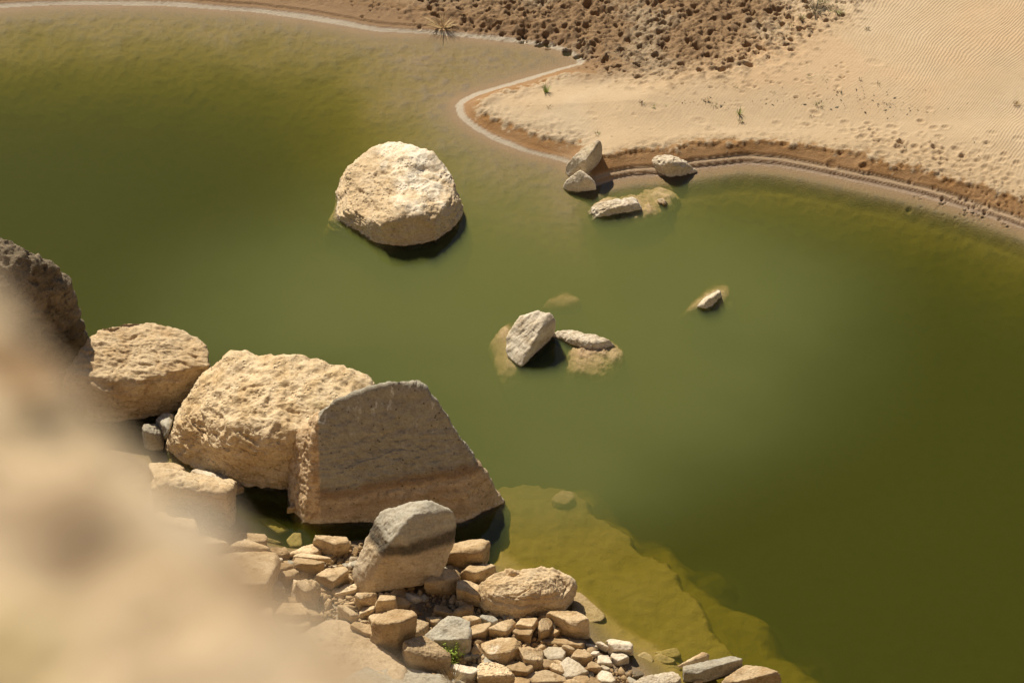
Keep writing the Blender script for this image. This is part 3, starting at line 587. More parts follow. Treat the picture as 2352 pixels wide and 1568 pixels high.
# ------------------------------------------------------------------ stones of the rubble shore, each traced on its own
S_ = 0.19149
REG = {'G': (0, 0, 1), 'A': (321.6, 1177.1, S_), 'B': (660.3, 1267.9, S_), 'C': (947.5, 1267.9, S_), 'D': (1349.4, 1267.9, S_), 'E': (310, 918.7, .18317)}
_k = [100]
def stone(name, label, reg, out, mat='tan', h=.55, z=None, sub=5, p=26, lump=.035, rough=.05, layer=0.03, pit=0.0, group=None, cat='stone', lift=0.0, ldir=(.1, .15, 1), tilt=.10):
    p = p * 3
    ox, oy, s = REG[reg]; O = np.array([(ox + a * s, oy + b * s) for a, b in out], float)
    _k[0] += 1; rs = np.random.RandomState(_k[0])
    n = len(O); c = O.mean(0); y0, y1 = O[:, 1].min(), O[:, 1].max(); x0, x1 = O[:, 0].min(), O[:, 0].max(); k = pxz((y0 + y1) / 2)
    H = h * (y1 - y0) / k
    O = O + rs.uniform(-.08, .08, O.shape) * np.array([x1 - x0, y1 - y0])
    if z is None: z = ground((x0 + x1) / 2, min(y1 - .1 * (y1 - y0), 1600), lift)[2]
    area = sum(O[i, 0] * O[(i + 1) % n, 1] - O[(i + 1) % n, 0] * O[i, 1] for i in range(n)); sg = 1 if area > 0 else -1
    P = []; tx, ty = rs.uniform(-.4, .3), rs.uniform(-.55, .1)      # the top face leans a little
    for i in range(n):
        e = O[(i + 1) % n] - O[i - 1]; nv = np.array([e[1], -e[0]]) * sg; nv /= np.linalg.norm(nv) + 1e-9
        a = (1 - nv[1]) / 2                                   # 1 = outline faces up in the picture, 0 = faces the viewer's feet
        kh = k * H; x, y = O[i]; xi = x + (c[0] - x) * .06
        yt = max(y - kh * (1 - a), y0 + .02 * (y1 - y0)); yb = min(y + kh * a, y1)
        r = 1 + rs.uniform(-tilt, tilt)
        zt = z + H * (1 + tx * (x - c[0]) / (x1 - x0 + 1) * 2 + ty * (c[1] - y) / (y1 - y0 + 1)) * r
        P.append((x if a > .5 else xi, yt, max(zt, z + .3 * H)))
        P.append((xi if a > .5 else x, yb, z))
        P.append((c[0] + (x - c[0]) * .8, min(yb, y1) , z - .25 * H - .02))
    return rock(name, label, cat, P, mat=mat, sub=sub, p=p, seed=_k[0] % 37, lump=lump, rough=rough, layer=layer, pit=pit, group=group, grow=1.07, ldir=ldir, chips=3, chipd=.25, merge=.90)

G1 = 'stones of the rubble shore'
ST = [
 # near the left, around the flat-topped boulder
 ('E', 'grey jagged rock in the shallows between two big boulders', [(115, 470), (130, 400), (160, 330), (290, 300), (350, 360), (345, 580), (200, 625), (140, 570)], dict(mat='grey', sub=5, rough=.09, z=0)),
 ('E', 'thin grey blade of rock standing in the dark gap beside the jagged grey rock', [(270, 290), (360, 180), (465, 172), (462, 300), (410, 500), (350, 450), (330, 350)], dict(mat='grey', sub=5, rough=.06, z=0, p=40)),
 ('E', 'smooth pale back half of the rock pair in front of the knobbly boulder', [(195, 900), (240, 790), (480, 800), (600, 910), (400, 1060), (350, 1140), (290, 1185), (200, 1000)], dict(mat='tan', sub=5, h=.35, z=.08)),
 ('E', 'rough crested rock with a shaded face in front of the knobbly boulder', [(350, 1120), (480, 960), (620, 920), (830, 930), (1000, 1030), (1200, 1150), (1250, 1290), (1190, 1470), (1150, 1560), (1020, 1550), (880, 1490), (700, 1410), (400, 1280), (340, 1190)], dict(mat='layered', sub=6, h=.68, rough=.08, pit=.04, layer=.03, z=.0, p=16)),
 ('E', 'thin pale flake of stone behind the rough crested rock', [(720, 905), (800, 880), (960, 930), (1100, 990), (1080, 1050), (900, 1010)], dict(mat='white', h=.3, z=.15, p=50)),
 ('E', 'dark flat flake at the waterline touching the pale flake', [(880, 900), (1000, 920), (1160, 960), (1170, 1030), (1080, 1055), (950, 990)], dict(mat='grey', h=.3, z=.02, p=50)),
 ('G', 'small spiky flat stone reaching over the dark water', [(514, 1117), (537, 1111), (561, 1120), (557, 1128), (545, 1134), (522, 1134)], dict(mat='layered', h=.4, z=.06, rough=.08)),
 ('G', 'little stone in the pool touching the slab foot', [(661, 1174), (668, 1161), (686, 1159), (687, 1171), (668, 1178)], dict(mat='tan', h=.5, z=0.02)),
 ('A', 'broad tan stone with stepped layers under the rough crested rock', [(200, 60), (370, -40), (560, -10), (640, 80), (680, 170), (660, 250), (600, 310), (440, 300), (250, 220)], dict(mat='layered', sub=5, h=.45, layer=.08, p=20, lift=.05)),
 ('A', 'pale crusty flat stone left of the pitted oval stone', [(300, 330), (440, 310), (560, 370), (575, 450), (460, 495), (350, 450)], dict(mat='tan', h=.35)),
 ('A', 'pitted oval stone left of the paired boulders', [(600, 400), (660, 330), (750, 278), (850, 290), (980, 350), (1050, 420), (1045, 470), (900, 505), (800, 518), (650, 490), (585, 440)], dict(mat='pitted', sub=5, h=.5, p=12, pit=.07, rough=.07)),
 ('A', 'thin wedge stone jutting into the dark pool', [(880, 190), (930, 155), (1030, 190), (1090, 240), (980, 282), (925, 250)], dict(mat='tan', h=.3, z=.08, p=50)),
 ('A', 'pale rounded rock at the pool edge, rear of a touching pair', [(1100, 330), (1180, 252), (1290, 243), (1360, 268), (1480, 275), (1502, 340), (1490, 400), (1440, 425), (1200, 440), (1110, 390)], dict(mat='tan', sub=5, h=.45, p=16)),
 ('A', 'brown rounded rock at the pool edge, front of a touching pair', [(1100, 430), (1160, 370), (1250, 320), (1340, 345), (1480, 460), (1487, 510), (1450, 537), (1250, 490), (1160, 480)], dict(mat='tan', sub=5, h=.6, p=14, lift=.06)),
 ('A', 'small rounded stone tucked left of the paired boulders', [(1050, 460), (1090, 437), (1150, 460), (1162, 500), (1110, 532), (1060, 500)], dict(h=.5)),
 ('A', 'curved flat stone below the pitted oval stone', [(790, 520), (850, 508), (940, 512), (1000, 550), (1045, 600), (960, 635), (870, 590)], dict(mat='layered', h=.35, layer=.05)),
 ('A', 'slim wedge stone between the oval stone and the broad slab', [(940, 512), (1000, 498), (1095, 492), (1100, 540), (1050, 605), (1000, 560)], dict(h=.4, p=40)),
 ('A', 'crumbly stone fading into the blur, left of the broad slab', [(590, 590), (680, 518), (760, 515), (860, 570), (940, 615), (920, 665), (820, 668), (640, 645)], dict(mat='layered', sub=5, h=.5, rough=.09)),
 ('A', 'big broad tan slab with a broken lower edge, beside the blurred foreground', [(700, 830), (900, 690), (1050, 580), (1220, 483), (1400, 510), (1560, 595), (1605, 640), (1595, 800), (1585, 930), (1500, 1060), (1300, 1100), (1000, 1090), (800, 1000)], dict(sub=6, h=.42, p=26, lump=.03, rough=.03, layer=.015, pit=.01)),
 ('A', 'pale four-sided stone at the inner edge of the pool', [(1555, 500), (1570, 430), (1640, 405), (1700, 430), (1807, 512), (1770, 562), (1710, 577), (1560, 542)], dict(h=.4, p=34)),
 ('A', 'small white stone below the four-sided pool stone', [(1605, 575), (1640, 525), (1700, 555), (1708, 600), (1640, 608)], dict(mat='white', h=.5)),
 ('A', 'smooth tan stone leaning on the right side of the broad slab', [(1560, 620), (1640, 590), (1760, 625), (1845, 672), (1780, 705), (1600, 800), (1585, 720)], dict(h=.35, p=34)),
 ('A', 'sharp-edged block with a lit top right of the broad slab', [(1588, 812), (1700, 735), (1850, 670), (1892, 760), (1890, 840), (1750, 872), (1700, 822)], dict(h=.5, p=44)),
 ('A', 'rounded stone wedged between the pool stones', [(1700, 605), (1780, 567), (1860, 592), (1855, 662), (1780, 655)], dict(h=.5)),
 ('A', 'shaded upright stone against the broad slab', [(1590, 850), (1680, 820), (1748, 960), (1700, 1015), (1580, 985)], dict(mat='grey', h=.6)),
 ('A', 'dark-shouldered flat stone at the blurred lower edge', [(1678, 1200), (1720, 1100), (1850, 1085), (1940, 1100), (1975, 1140), (2000, 1300), (1850, 1345), (1665, 1300)], dict(sub=5, h=.5, p=34)),
 ('A', 'pale pointed stone half lost in the foreground blur', [(1345, 1305), (1480, 1133), (1565, 1190), (1590, 1350), (1420, 1370)], dict(h=.6, p=34)),
 ('A', 'wide pale flake under the dark-shouldered stone', [(1700, 1400), (1865, 1320), (1900, 1240), (2010, 1300), (2065, 1400), (1950, 1435)], dict(h=.3, p=34)),
 ('A', 'small upright stone beside the wide pale flake', [(1995, 1190), (2050, 1163), (2110, 1230), (2165, 1345), (2080, 1375), (2012, 1310)], dict(h=.6, p=30)),
 # middle group
 ('G', 'orange-lit wedge block with a flat top at the pool edge', [(726, 1247), (745, 1237), (772, 1231), (794, 1243), (793, 1265), (772, 1286), (745, 1274)], dict(sub=5, h=.55, p=40, z=.05)),
 ('G', 'long low wedge running left from the orange-lit block', [(666, 1275), (684, 1262), (726, 1249), (740, 1271), (729, 1281), (680, 1279)], dict(h=.45, p=40, z=.03)),
 ('B', 'thin flat plate lying on the squarish brown block', [(85, 60), (100, 18), (230, 22), (380, 50), (502, 75), (480, 105), (400, 125), (200, 98), (90, 92)], dict(mat='layered', h=.4, p=40, lift=.1)),
 ('B', 'squarish brown block under the thin flat plate', [(75, 190), (95, 95), (180, 85), (300, 98), (400, 118), (442, 180), (420, 232), (320, 282), (180, 272), (90, 245)], dict(sub=5, h=.7, p=30)),
 ('B', 'angular block with a lit top and broken front, centre of the small rubble', [(340, 325), (440, 240), (470, 188), (600, 198), (738, 270), (720, 312), (640, 382), (550, 488), (480, 442), (420, 382)], dict(sub=5, h=.5, p=40, lump=.08, layer=.02)),
 ('B', 'upright ridged stone with a shaded right side', [(108, 470), (130, 400), (200, 350), (322, 333), (372, 440), (397, 560), (330, 695), (230, 682), (190, 600)], dict(sub=5, h=.65, p=40, lump=.08)),
 ('B', 'low stone right of the upright ridged stone', [(370, 440), (430, 403), (517, 470), (510, 502), (430, 517), (380, 492)], dict(h=.4)),
 ('B', 'small flat pebble stone under the squarish brown block', [(160, 280), (230, 260), (330, 288), (342, 312), (240, 334), (178, 318)], dict(h=.4)),
 ('B', 'thin shelly flat stone in front of the leaning grey boulder', [(580, 490), (640, 430), (700, 400), (830, 383), (852, 430), (830, 505), (740, 538), (620, 522)], dict(mat='layered', sub=5, h=.4, layer=.09)),
 ('B', 'narrow pale flake under the shelly flat stone', [(668, 620), (700, 597), (820, 600), (838, 625), (720, 647)], dict(h=.4)),
 ('B', 'bright cracked stone under the toe of the leaning grey boulder', [(822, 580), (850, 510), (950, 495), (1055, 488), (1072, 560), (1050, 625), (930, 695), (880, 700), (830, 630)], dict(mat='layered', sub=5, h=.7, p=20, layer=.06)),
 ('B', 'knobbly little stone below the bright cracked stone', [(852, 740), (930, 668), (1040, 655), (1048, 712), (980, 762), (885, 795)], dict(mat='layered', h=.45, layer=.08)),
 ('B', 'squarish block in the shade under the leaning boulder', [(1058, 640), (1090, 528), (1240, 538), (1305, 600), (1290, 692), (1190, 755), (1070, 722)], dict(sub=5, h=.7, p=26)),
 ('B', 'long tilted slab stone pointing down toward the smooth bedrock', [(605, 690), (625, 645), (685, 640), (760, 718), (850, 800), (832, 872), (772, 890), (660, 792), (615, 742)], dict(mat='layered', sub=5, h=.5, p=34, layer=.05)),
 ('B', 'smooth oval stone left of the big rounded boulder', [(786, 905), (820, 862), (870, 847), (960, 868), (1022, 930), (1018, 1082), (950, 1072), (880, 1002), (800, 955)], dict(sub=5, h=.4, p=20)),
 ('B', 'small tan stone behind the big rounded boulder', [(985, 810), (1080, 728), (1190, 748), (1205, 810), (1100, 920), (1000, 895)], dict(h=.4)),
 ('B', 'big rounded boulder with a rough crown and an orange-brown shaded belly', [(1018, 960), (1100, 860), (1190, 765), (1350, 697), (1430, 718), (1478, 800), (1478, 960), (1440, 1080), (1340, 1182), (1200, 1208), (1090, 1135), (1018, 1065)], dict(sub=6, h=.62, p=13, rough=.045, pit=.02)),
 ('B', 'cracked tan stone right of the big rounded boulder', [(1470, 830), (1520, 788), (1600, 838), (1692, 900), (1672, 992), (1560, 1045), (1478, 1080), (1455, 950)], dict(sub=5, h=.35, p=18)),
 ('B', 'small orange stone in the shade edge behind the plant', [(1668, 830), (1720, 777), (1830, 778), (1855, 832), (1790, 925), (1700, 892)], dict(h=.6)),
 ('B', 'small tan block beside the orange stone', [(1685, 920), (1720, 890), (1765, 900), (1762, 965), (1700, 972)], dict(h=.6)),
 ('B', 'large fluted tan stone leaning left of the green plant', [(1368, 1215), (1400, 1110), (1490, 1060), (1640, 1018), (1700, 1080), (1760, 1190), (1970, 1320), (1950, 1380), (1830, 1442), (1660, 1472), (1480, 1425), (1435, 1305)], dict(mat='layered', sub=6, h=.5, p=24, layer=.03, ldir=(1, .3, .2))),
 ('C', 'grey faceted boulder with the green plant growing at its foot', [(168, 1062), (220, 1000), (262, 955), (340, 830), (410, 772), (500, 798), (640, 900), (668, 1000), (682, 1100), (645, 1202), (540, 1258), (300, 1232), (180, 1155)], dict(mat='grey', sub=6, h=.45, p=22, lump=.07)),
 ('C', 'pale slab end tilted on edge, lower left of the dry grass', [(200, 1460), (300, 1435), (330, 1470), (320, 1520), (190, 1500)], dict(h=.5)),
 ('G', 'angular tan block at the water right of the leaning grey boulder', [(1020, 1282), (1030, 1262), (1052, 1255), (1070, 1253), (1090, 1243), (1118, 1249), (1115, 1270), (1104, 1304), (1080, 1306), (1030, 1308)], dict(sub=5, h=.6, p=34, lump=.07)),
 ('C', 'saddle-topped stone just above the loaf boulder', [(590, 340), (620, 280), (632, 198), (700, 172), (820, 200), (930, 142), (988, 220), (982, 292), (870, 335), (800, 402), (700, 392)], dict(sub=5, h=.6, p=18)),
 ('C', 'brown block in the shadow, touching the left end of the loaf boulder', [(550, 440), (565, 385), (600, 338), (680, 343), (800, 402), (908, 495), (860, 572), (790, 628), (650, 592), (555, 520)], dict(sub=5, h=.45, p=26, lift=.05)),
 ('C', 'dark leaning slab deep in the shade behind the brown block', [(190, 510), (260, 370), (350, 208), (470, 238), (562, 300), (562, 422), (470, 505)], dict(sub=5, h=.6, p=26)),
 ('C', 'brown cobble in the shade, left one of two side by side', [(248, 710), (288, 643), (370, 648), (502, 770), (480, 802), (400, 792), (258, 762)], dict(sub=5, h=.5, p=26)),
 ('C', 'brown cobble in the shade, right one of two side by side', [(500, 762), (560, 690), (640, 617), (702, 640), (742, 700), (732, 752), (590, 834), (540, 822)], dict(sub=5, h=.5, p=26)),
 ('C', 'rounded orange-brown cobble behind the grey faceted boulder', [(580, 850), (640, 795), (700, 762), (790, 777), (812, 830), (780, 892), (670, 944)], dict(sub=5, h=.55, p=14)),
 ('C', 'dull rough stone under the shaded belly of the loaf boulder', [(798, 800), (860, 762), (960, 767), (1028, 832), (1020, 892), (950, 912), (840, 865)], dict(mat='grey', h=.5)),
 ('C', 'long wedge block with a lit top right of the grey faceted boulder', [(663, 950), (740, 905), (820, 862), (880, 857), (920, 888), (912, 962), (850, 1022), (760, 1042), (680, 1078), (663, 1060)], dict(sub=5, h=.4, p=38)),
 ('C', 'clean-cut square block with a bright flat top', [(943, 930), (1020, 848), (1200, 817), (1232, 890), (1222, 932), (1140, 1022), (1000, 1027), (958, 990)], dict(sub=5, h=.5, p=50, lump=.03)),
 ('C', 'upper of two stacked split blocks', [(1228, 870), (1295, 800), (1476, 798), (1480, 860), (1442, 960), (1400, 915), (1240, 918)], dict(sub=5, h=.4, p=50, lump=.03, lift=.08)),
 ('C', 'lower of two stacked split blocks', [(1208, 985), (1258, 915), (1410, 903), (1448, 950), (1412, 1062), (1360, 1078), (1225, 1042)], dict(sub=5, h=.45, p=50, lump=.03, layer=.02)),
 ('C', 'thin oval stone tucked under the loaf boulder', [(1485, 820), (1500, 785), (1560, 745), (1615, 753), (1602, 802), (1500, 858)], dict(h=.5)),
 ('C', 'tall narrow stone standing right of the stacked split blocks', [(1528, 870), (1560, 798), (1640, 796), (1668, 850), (1642, 940), (1642, 1000), (1602, 1068), (1550, 1052), (1528, 990)], dict(sub=5, h=.5, p=30)),
 ('C', 'small leaning oval stone left of the big shore block', [(1638, 1005), (1700, 918), (1742, 903), (1768, 930), (1750, 982), (1700, 1033), (1648, 1022)], dict(h=.5)),
 ('C', 'big squarish block with a shaded front beside the shallow inlet', [(1618, 745), (1690, 717), (1790, 717), (1960, 737), (2062, 820), (2084, 900), (2094, 962), (2000, 1012), (1900, 1044), (1760, 995), (1680, 880)], dict(sub=6, h=.62, p=26, lump=.05, z=.0)),
 ('C', 'long narrow plank-like stone lying below the big shore block', [(1573, 1092), (1620, 1043), (1800, 1048), (2020, 1062), (2090, 1110), (2060, 1162), (1940, 1168), (1700, 1132), (1590, 1122)], dict(sub=5, h=.5, p=44, lump=.03)),
 ('C', 'small white-edged stone at the right end of the plank-like stone', [(2083, 1122), (2120, 1098), (2190, 1128), (2224, 1160), (2160, 1173), (2100, 1157)], dict(mat='white', h=.5)),
 ('C', 'whitish crusted slab below the plank-like stone', [(1555, 1190), (1640, 1138), (1780, 1143), (1828, 1210), (1800, 1292), (1750, 1343), (1650, 1322), (1570, 1262)], dict(mat='white', sub=5, h=.3, p=24)),
 ('C', 'brown wedge stone right of the whitish crusted slab', [(1805, 1165), (1870, 1105), (1930, 1160), (1964, 1215), (1922, 1263), (1830, 1223)], dict(h=.6)),
 ('C', 'five-sided tan block at the centre of the waterline stones', [(1922, 1265), (1990, 1167), (2060, 1178), (2154, 1258), (2143, 1322), (2080, 1373), (1990, 1343), (1922, 1292)], dict(sub=5, h=.45, p=34)),
 ('C', 'rounded tan boulder with a white splash on its face', [(838, 1245), (858, 1170), (900, 1108), (1070, 1017), (1180, 1068), (1268, 1160), (1262, 1232), (1160, 1343), (1080, 1348), (900, 1315)], dict(sub=6, h=.4, p=20, mat='splash')),
 ('C', 'smooth rounded tan stone with curved cracks, right of the white-splashed boulder', [(1283, 1180), (1340, 1138), (1490, 1142), (1542, 1200), (1574, 1330), (1560, 1412), (1480, 1424), (1370, 1392), (1310, 1312), (1295, 1250)], dict(sub=6, h=.42, p=16, mat='layered', layer=.03)),
 ('C', 'triangular tan stone below the white-splashed boulder', [(1128, 1365), (1210, 1288), (1350, 1348), (1442, 1390), (1448, 1440), (1400, 1502), (1180, 1505), (1135, 1420)], dict(sub=5, h=.4, p=26)),
 ('C', 'dark deeply pitted stone at the bottom edge', [(780, 1440), (850, 1338), (980, 1328), (1100, 1398), (1182, 1500), (1162, 1580), (960, 1610), (820, 1590)], dict(mat='pitted', sub=6, h=.5, p=12, pit=.08, rough=.09)),
 ('C', 'pale smooth rock behind the dry grass', [(430, 1400), (480, 1343), (580, 1348), (700, 1398), (788, 1450), (782, 1540), (720, 1585), (560, 1545)], dict(mat='white', sub=5, h=.5, p=18)),
 ('C', 'tan stone with a shaded flank above the bottom edge, right of the triangular stone', [(1638, 1375), (1700, 1333), (1790, 1378), (1818, 1480), (1780, 1503), (1690, 1472)], dict(sub=5, h=.5)),
 ('C', 'wide broken rock cut by the bottom edge', [(1380, 1500), (1520, 1428), (1620, 1438), (1830, 1530), (1825, 1615), (1420, 1620)], dict(sub=5, h=.4, mat='layered', layer=.04)),
 ('C', 'low rock at the bottom edge left of the wide broken rock', [(1150, 1560), (1230, 1490), (1390, 1480), (1410, 1560), (1390, 1630), (1180, 1630)], dict(sub=5, h=.4)),
 ('C', 'small dark stone under the plant boulder', [(575, 1230), (620, 1188), (700, 1250), (695, 1300), (620, 1312)], dict(mat='grey', h=.5)),
 ('C', 'black-shaded stone right of the small dark stone', [(690, 1230), (740, 1172), (808, 1245), (800, 1300), (720, 1300)], dict(mat='grey', h=.5)),
 ('C', 'little tan stone beside the dry grass', [(712, 1370), (735, 1330), (785, 1370), (775, 1402), (730, 1398)], dict(h=.5)),
 ('C', 'small round stone between the triangular and pitted stones', [(1060, 1375), (1100, 1347), (1140, 1365), (1130, 1395), (1075, 1398)], dict(h=.5)),
 ('C', 'half-buried tan stone under the whitish crusted slab', [(1555, 1310), (1620, 1285), (1710, 1320), (1700, 1400), (1600, 1430), (1560, 1380)], dict(h=.4)),
 ('C', 'rounded stone with a dark hollow behind it near the inlet', [(1910, 1430), (1950, 1408), (2030, 1425), (2035, 1470), (1960, 1485), (1915, 1465)], dict(h=.5)),
 ('C', 'tan rock at the bottom edge below the rounded inlet stone', [(1900, 1560), (1960, 1480), (2080, 1490), (2130, 1560), (2100, 1620), (1920, 1620)], dict(sub=5, h=.4)),
 ('C', 'crumbled whitish mud-crusted mass beside the five-sided block', [(1795, 1350), (1850, 1262), (1925, 1300), (1985, 1350), (2060, 1400), (2100, 1470), (1990, 1530), (1860, 1560), (1810, 1460)], dict(mat='white', sub=5, h=.2, rough=.10, pit=.06)),
 # right group, in and beside the shallows
 ('D', 'thin white-edged stone standing on edge in the shallows', [(103, 1085), (138, 1063), (200, 1110), (252, 1170), (232, 1193), (120, 1132)], dict(mat='white', h=.6, z=.0)),
 ('D', 'flat flake behind the pale peaked rock at the waterline', [(215, 1060), (300, 1038), (432, 1060), (420, 1092), (240, 1093)], dict(mat='white', h=.3, z=.0)),
 ('D', 'pale peaked rock at the waterline with a dark front', [(248, 1182), (270, 1080), (320, 1038), (420, 1090), (500, 1118), (537, 1190), (520, 1213), (420, 1218), (300, 1212)], dict(mat='white', sub=5, h=.6, z=.0, p=40)),
 ('D', 'rounded pale block in the shallow water below the peaked rock', [(283, 1290), (310, 1218), (370, 1198), (440, 1250), (493, 1310), (380, 1370), (300, 1332)], dict(mat='white', sub=5, h=.5, z=.0)),
 ('D', 'flat-topped pinkish stone beside the pale block', [(108, 1338), (130, 1237), (240, 1237), (292, 1320), (290, 1362), (130, 1352)], dict(mat='white', sub=5, h=.3, p=44)),
 ('D', 'knobbly tan stone left of the flat-topped pinkish stone', [(0, 1375), (48, 1310), (110, 1350), (162, 1400), (150, 1452), (60, 1463), (5, 1432)], dict(sub=5, h=.5, p=14)),
 ('D', 'small whitish stone below the flat-topped pinkish stone', [(153, 1385), (190, 1355), (262, 1390), (265, 1432), (200, 1437)], dict(mat='white', h=.5)),
 ('D', 'small crusted white lump above the five-sided block', [(28, 1225), (70, 1183), (135, 1200), (125, 1250), (60, 1263)], dict(mat='white', h=.5, rough=.1)),
 ('D', 'large pale rounded stone cut by the bottom edge near the inlet', [(108, 1500), (180, 1428), (280, 1458), (312, 1560), (290, 1625), (130, 1625)], dict(mat='white', sub=5, h=.4, p=18)),
 ('D', 'low tan stone at the bottom edge left of the pale rounded stone', [(-60, 1560), (20, 1500), (120, 1500), (200, 1560), (180, 1630), (0, 1630)], dict(h=.4)),
 ('D', 'dark wet lump of conglomerate in the shallow water', [(523, 1495), (560, 1450), (620, 1428), (665, 1455), (660, 1500), (600, 1532), (530, 1525)], dict(mat='conglomerate', sub=5, h=.5, rough=.1, z=.0)),
 ('D', 'broad pitted pale rock at the bottom edge in the shallows', [(636, 1570), (720, 1478), (900, 1460), (1080, 1475), (1143, 1560), (1120, 1640), (660, 1640)], dict(mat='white', sub=6, h=.4, p=14, rough=.07, pit=.03, z=.0)),
 ('D', 'small wedge rock sticking up behind the beam-shaped rock', [(1217, 1342), (1310, 1250), (1390, 1197), (1438, 1213), (1448, 1300), (1300, 1357), (1240, 1365)], dict(sub=5, h=.5, z=.0, p=30)),
 ('D', 'beam-shaped rock with a dark side lying slanted in the shallows', [(1137, 1442), (1180, 1403), (1340, 1352), (1500, 1308), (1762, 1245), (1782, 1300), (1762, 1382), (1650, 1442), (1390, 1538), (1250, 1543), (1160, 1503)], dict(sub=6, h=.42, z=.0, p=44, lump=.02, mat='grey')),
 ('D', 'big layered rock at the bottom edge, farthest right of the shore stones', [(1560, 1575), (1740, 1458), (1820, 1388), (1910, 1358), (2150, 1393), (2210, 1460), (2193, 1520), (2050, 1605), (1900, 1655), (1560, 1655)], dict(mat='layered', sub=6, h=.4, z=.0, layer=.06, p=22)),
 ('D', 'little stone tip between the beam-shaped rock and the bottom edge', [(1257, 1570), (1325, 1508), (1370, 1560), (1360, 1610), (1270, 1610)], dict(h=.5, z=.0)),
]
# a boulder face splashed white by birds
sc_ = ground(947.5 + 1000 * S_, 1267.9 + 1210 * S_, .15)
rock_mat('splash', TAN, TAND, TANP, moss=((float(sc_[0]), float(sc_[1]), float(sc_[2])), .17, (.78, .75, .68)))
for reg, lab, out, kw in ST:
    kw = dict(kw); kw.setdefault('sub', 4); kw['sub'] = min(kw['sub'] + 0, 6)
    stone('stone', lab, reg, out, group=G1, **kw)

DR = 'drowned plates of rock in the shallows'
for reg, lab, out, z in [
 ('D', 'drowned tan plate whose left tip breaks the surface', [(517, 1272), (600, 1230), (690, 1195), (770, 1240), (802, 1300), (760, 1352), (640, 1312)], -.05),
 ('D', 'upper of two long drowned slabs in the shallows', [(800, 1205), (900, 1175), (1070, 1148), (1132, 1240), (1000, 1260), (850, 1215)], -.10),
 ('D', 'lower of two long drowned slabs in the shallows', [(793, 1240), (850, 1210), (960, 1250), (1062, 1290), (1030, 1327), (920, 1332), (820, 1302)], -.08),
 ('D', 'drowned pointed plate below the two long slabs', [(925, 1370), (1040, 1355), (1130, 1375), (1110, 1425), (1040, 1445)], -.12),
 ('D', 'small drowned stone left of the pointed plate', [(560, 1350), (620, 1350), (660, 1385), (620, 1430), (575, 1425)], -.10),
 ('A', 'long drowned plate slanting across the dark pool', [(1430, 60), (1560, 70), (1800, 200), (1690, 240), (1560, 180)], -.12),
 ('A', 'drowned plate beside the slab foot in the dark pool', [(1750, 330), (1850, 240), (1930, 240), (1950, 400), (1800, 410)], -.08),
 ('A', 'drowned plate at the near side of the dark pool', [(1500, 300), (1600, 320), (1700, 360), (1620, 370), (1510, 340)], -.08),
 ('E', 'drowned yellow slab behind the rough crested rock', [(520, 820), (660, 790), (700, 900), (620, 920), (560, 880)], -.06),
 ('C', 'drowned ledge with a dark lower edge beside the loaf boulder', [(1890, 470), (1990, 480), (2110, 640), (2200, 720), (2315, 755), (2290, 795), (2170, 792), (2050, 860), (1940, 860)], -.03)]:
    ox, oy, s = REG[reg]; O = [(ox + a * s, oy + b * s) for a, b in out]; cx = sum(a for a, b in O) / len(O); cy = sum(b for a, b in O) / len(O)
    _k[0] += 1
    P = [(a, b, z - .03 * (b > cy)) for a, b in O] + [(cx + (a - cx) * .9, b + 4, z - .14) for a, b in O]
    rock('submerged_stone', lab, 'submerged stone', P, mat='drowned', sub=5 if reg == 'C' else 4, p=34, seed=_k[0] % 31, lump=.03, rough=.05, group=DR)

# smooth bedrock at the lower left and the grey ledge below it
rock('bedrock_ledge', 'smooth tan bedrock sloping out of the blurred foreground', 'bedrock',
     [tuple(ground(a, b, l)) + (0,) for a, b, l in [(720, 1450, .08), (752, 1425, .10), (785, 1428, .10), (815, 1460, .12), (835, 1472, .12), (862, 1480, .10), (872, 1496, .08), (900, 1530, .06), (940, 1542, .05), (930, 1590, .2), (700, 1590, .25), (620, 1560, .2), (650, 1490, .15)]] +
     [tuple(ground(a, b, -.3)) + (0,) for a, b in [(720, 1450), (785, 1430), (870, 1500), (940, 1550), (900, 1590), (620, 1590), (650, 1500)]],
     mat='bedrock', sub=6, p=30, seed=21, lump=.03, rough=.03, layer=.01)
rock('bedrock_ledge', 'pale grey rock ledge cut by the bottom edge below the dry grass', 'bedrock',
     [tuple(ground(min(a, 1e9), b, l)) + (0,) for a, b, l in [(800, 1548, .16), (825, 1532, .18), (860, 1524, .18), (900, 1531, .17), (945, 1546, .15), (1000, 1556, .12), (1040, 1561, .1), (1075, 1566, .08), (1095, 1590, .1), (860, 1600, .4), (760, 1590, .4)]] +
     [tuple(ground(a, b, -.3)) + (0,) for a, b in [(800, 1555), (860, 1545), (1000, 1575), (1090, 1600), (860, 1600), (760, 1600)]],
     mat='grey', sub=6, p=18, seed=22, lump=.03, rough=.03, pit=.01)

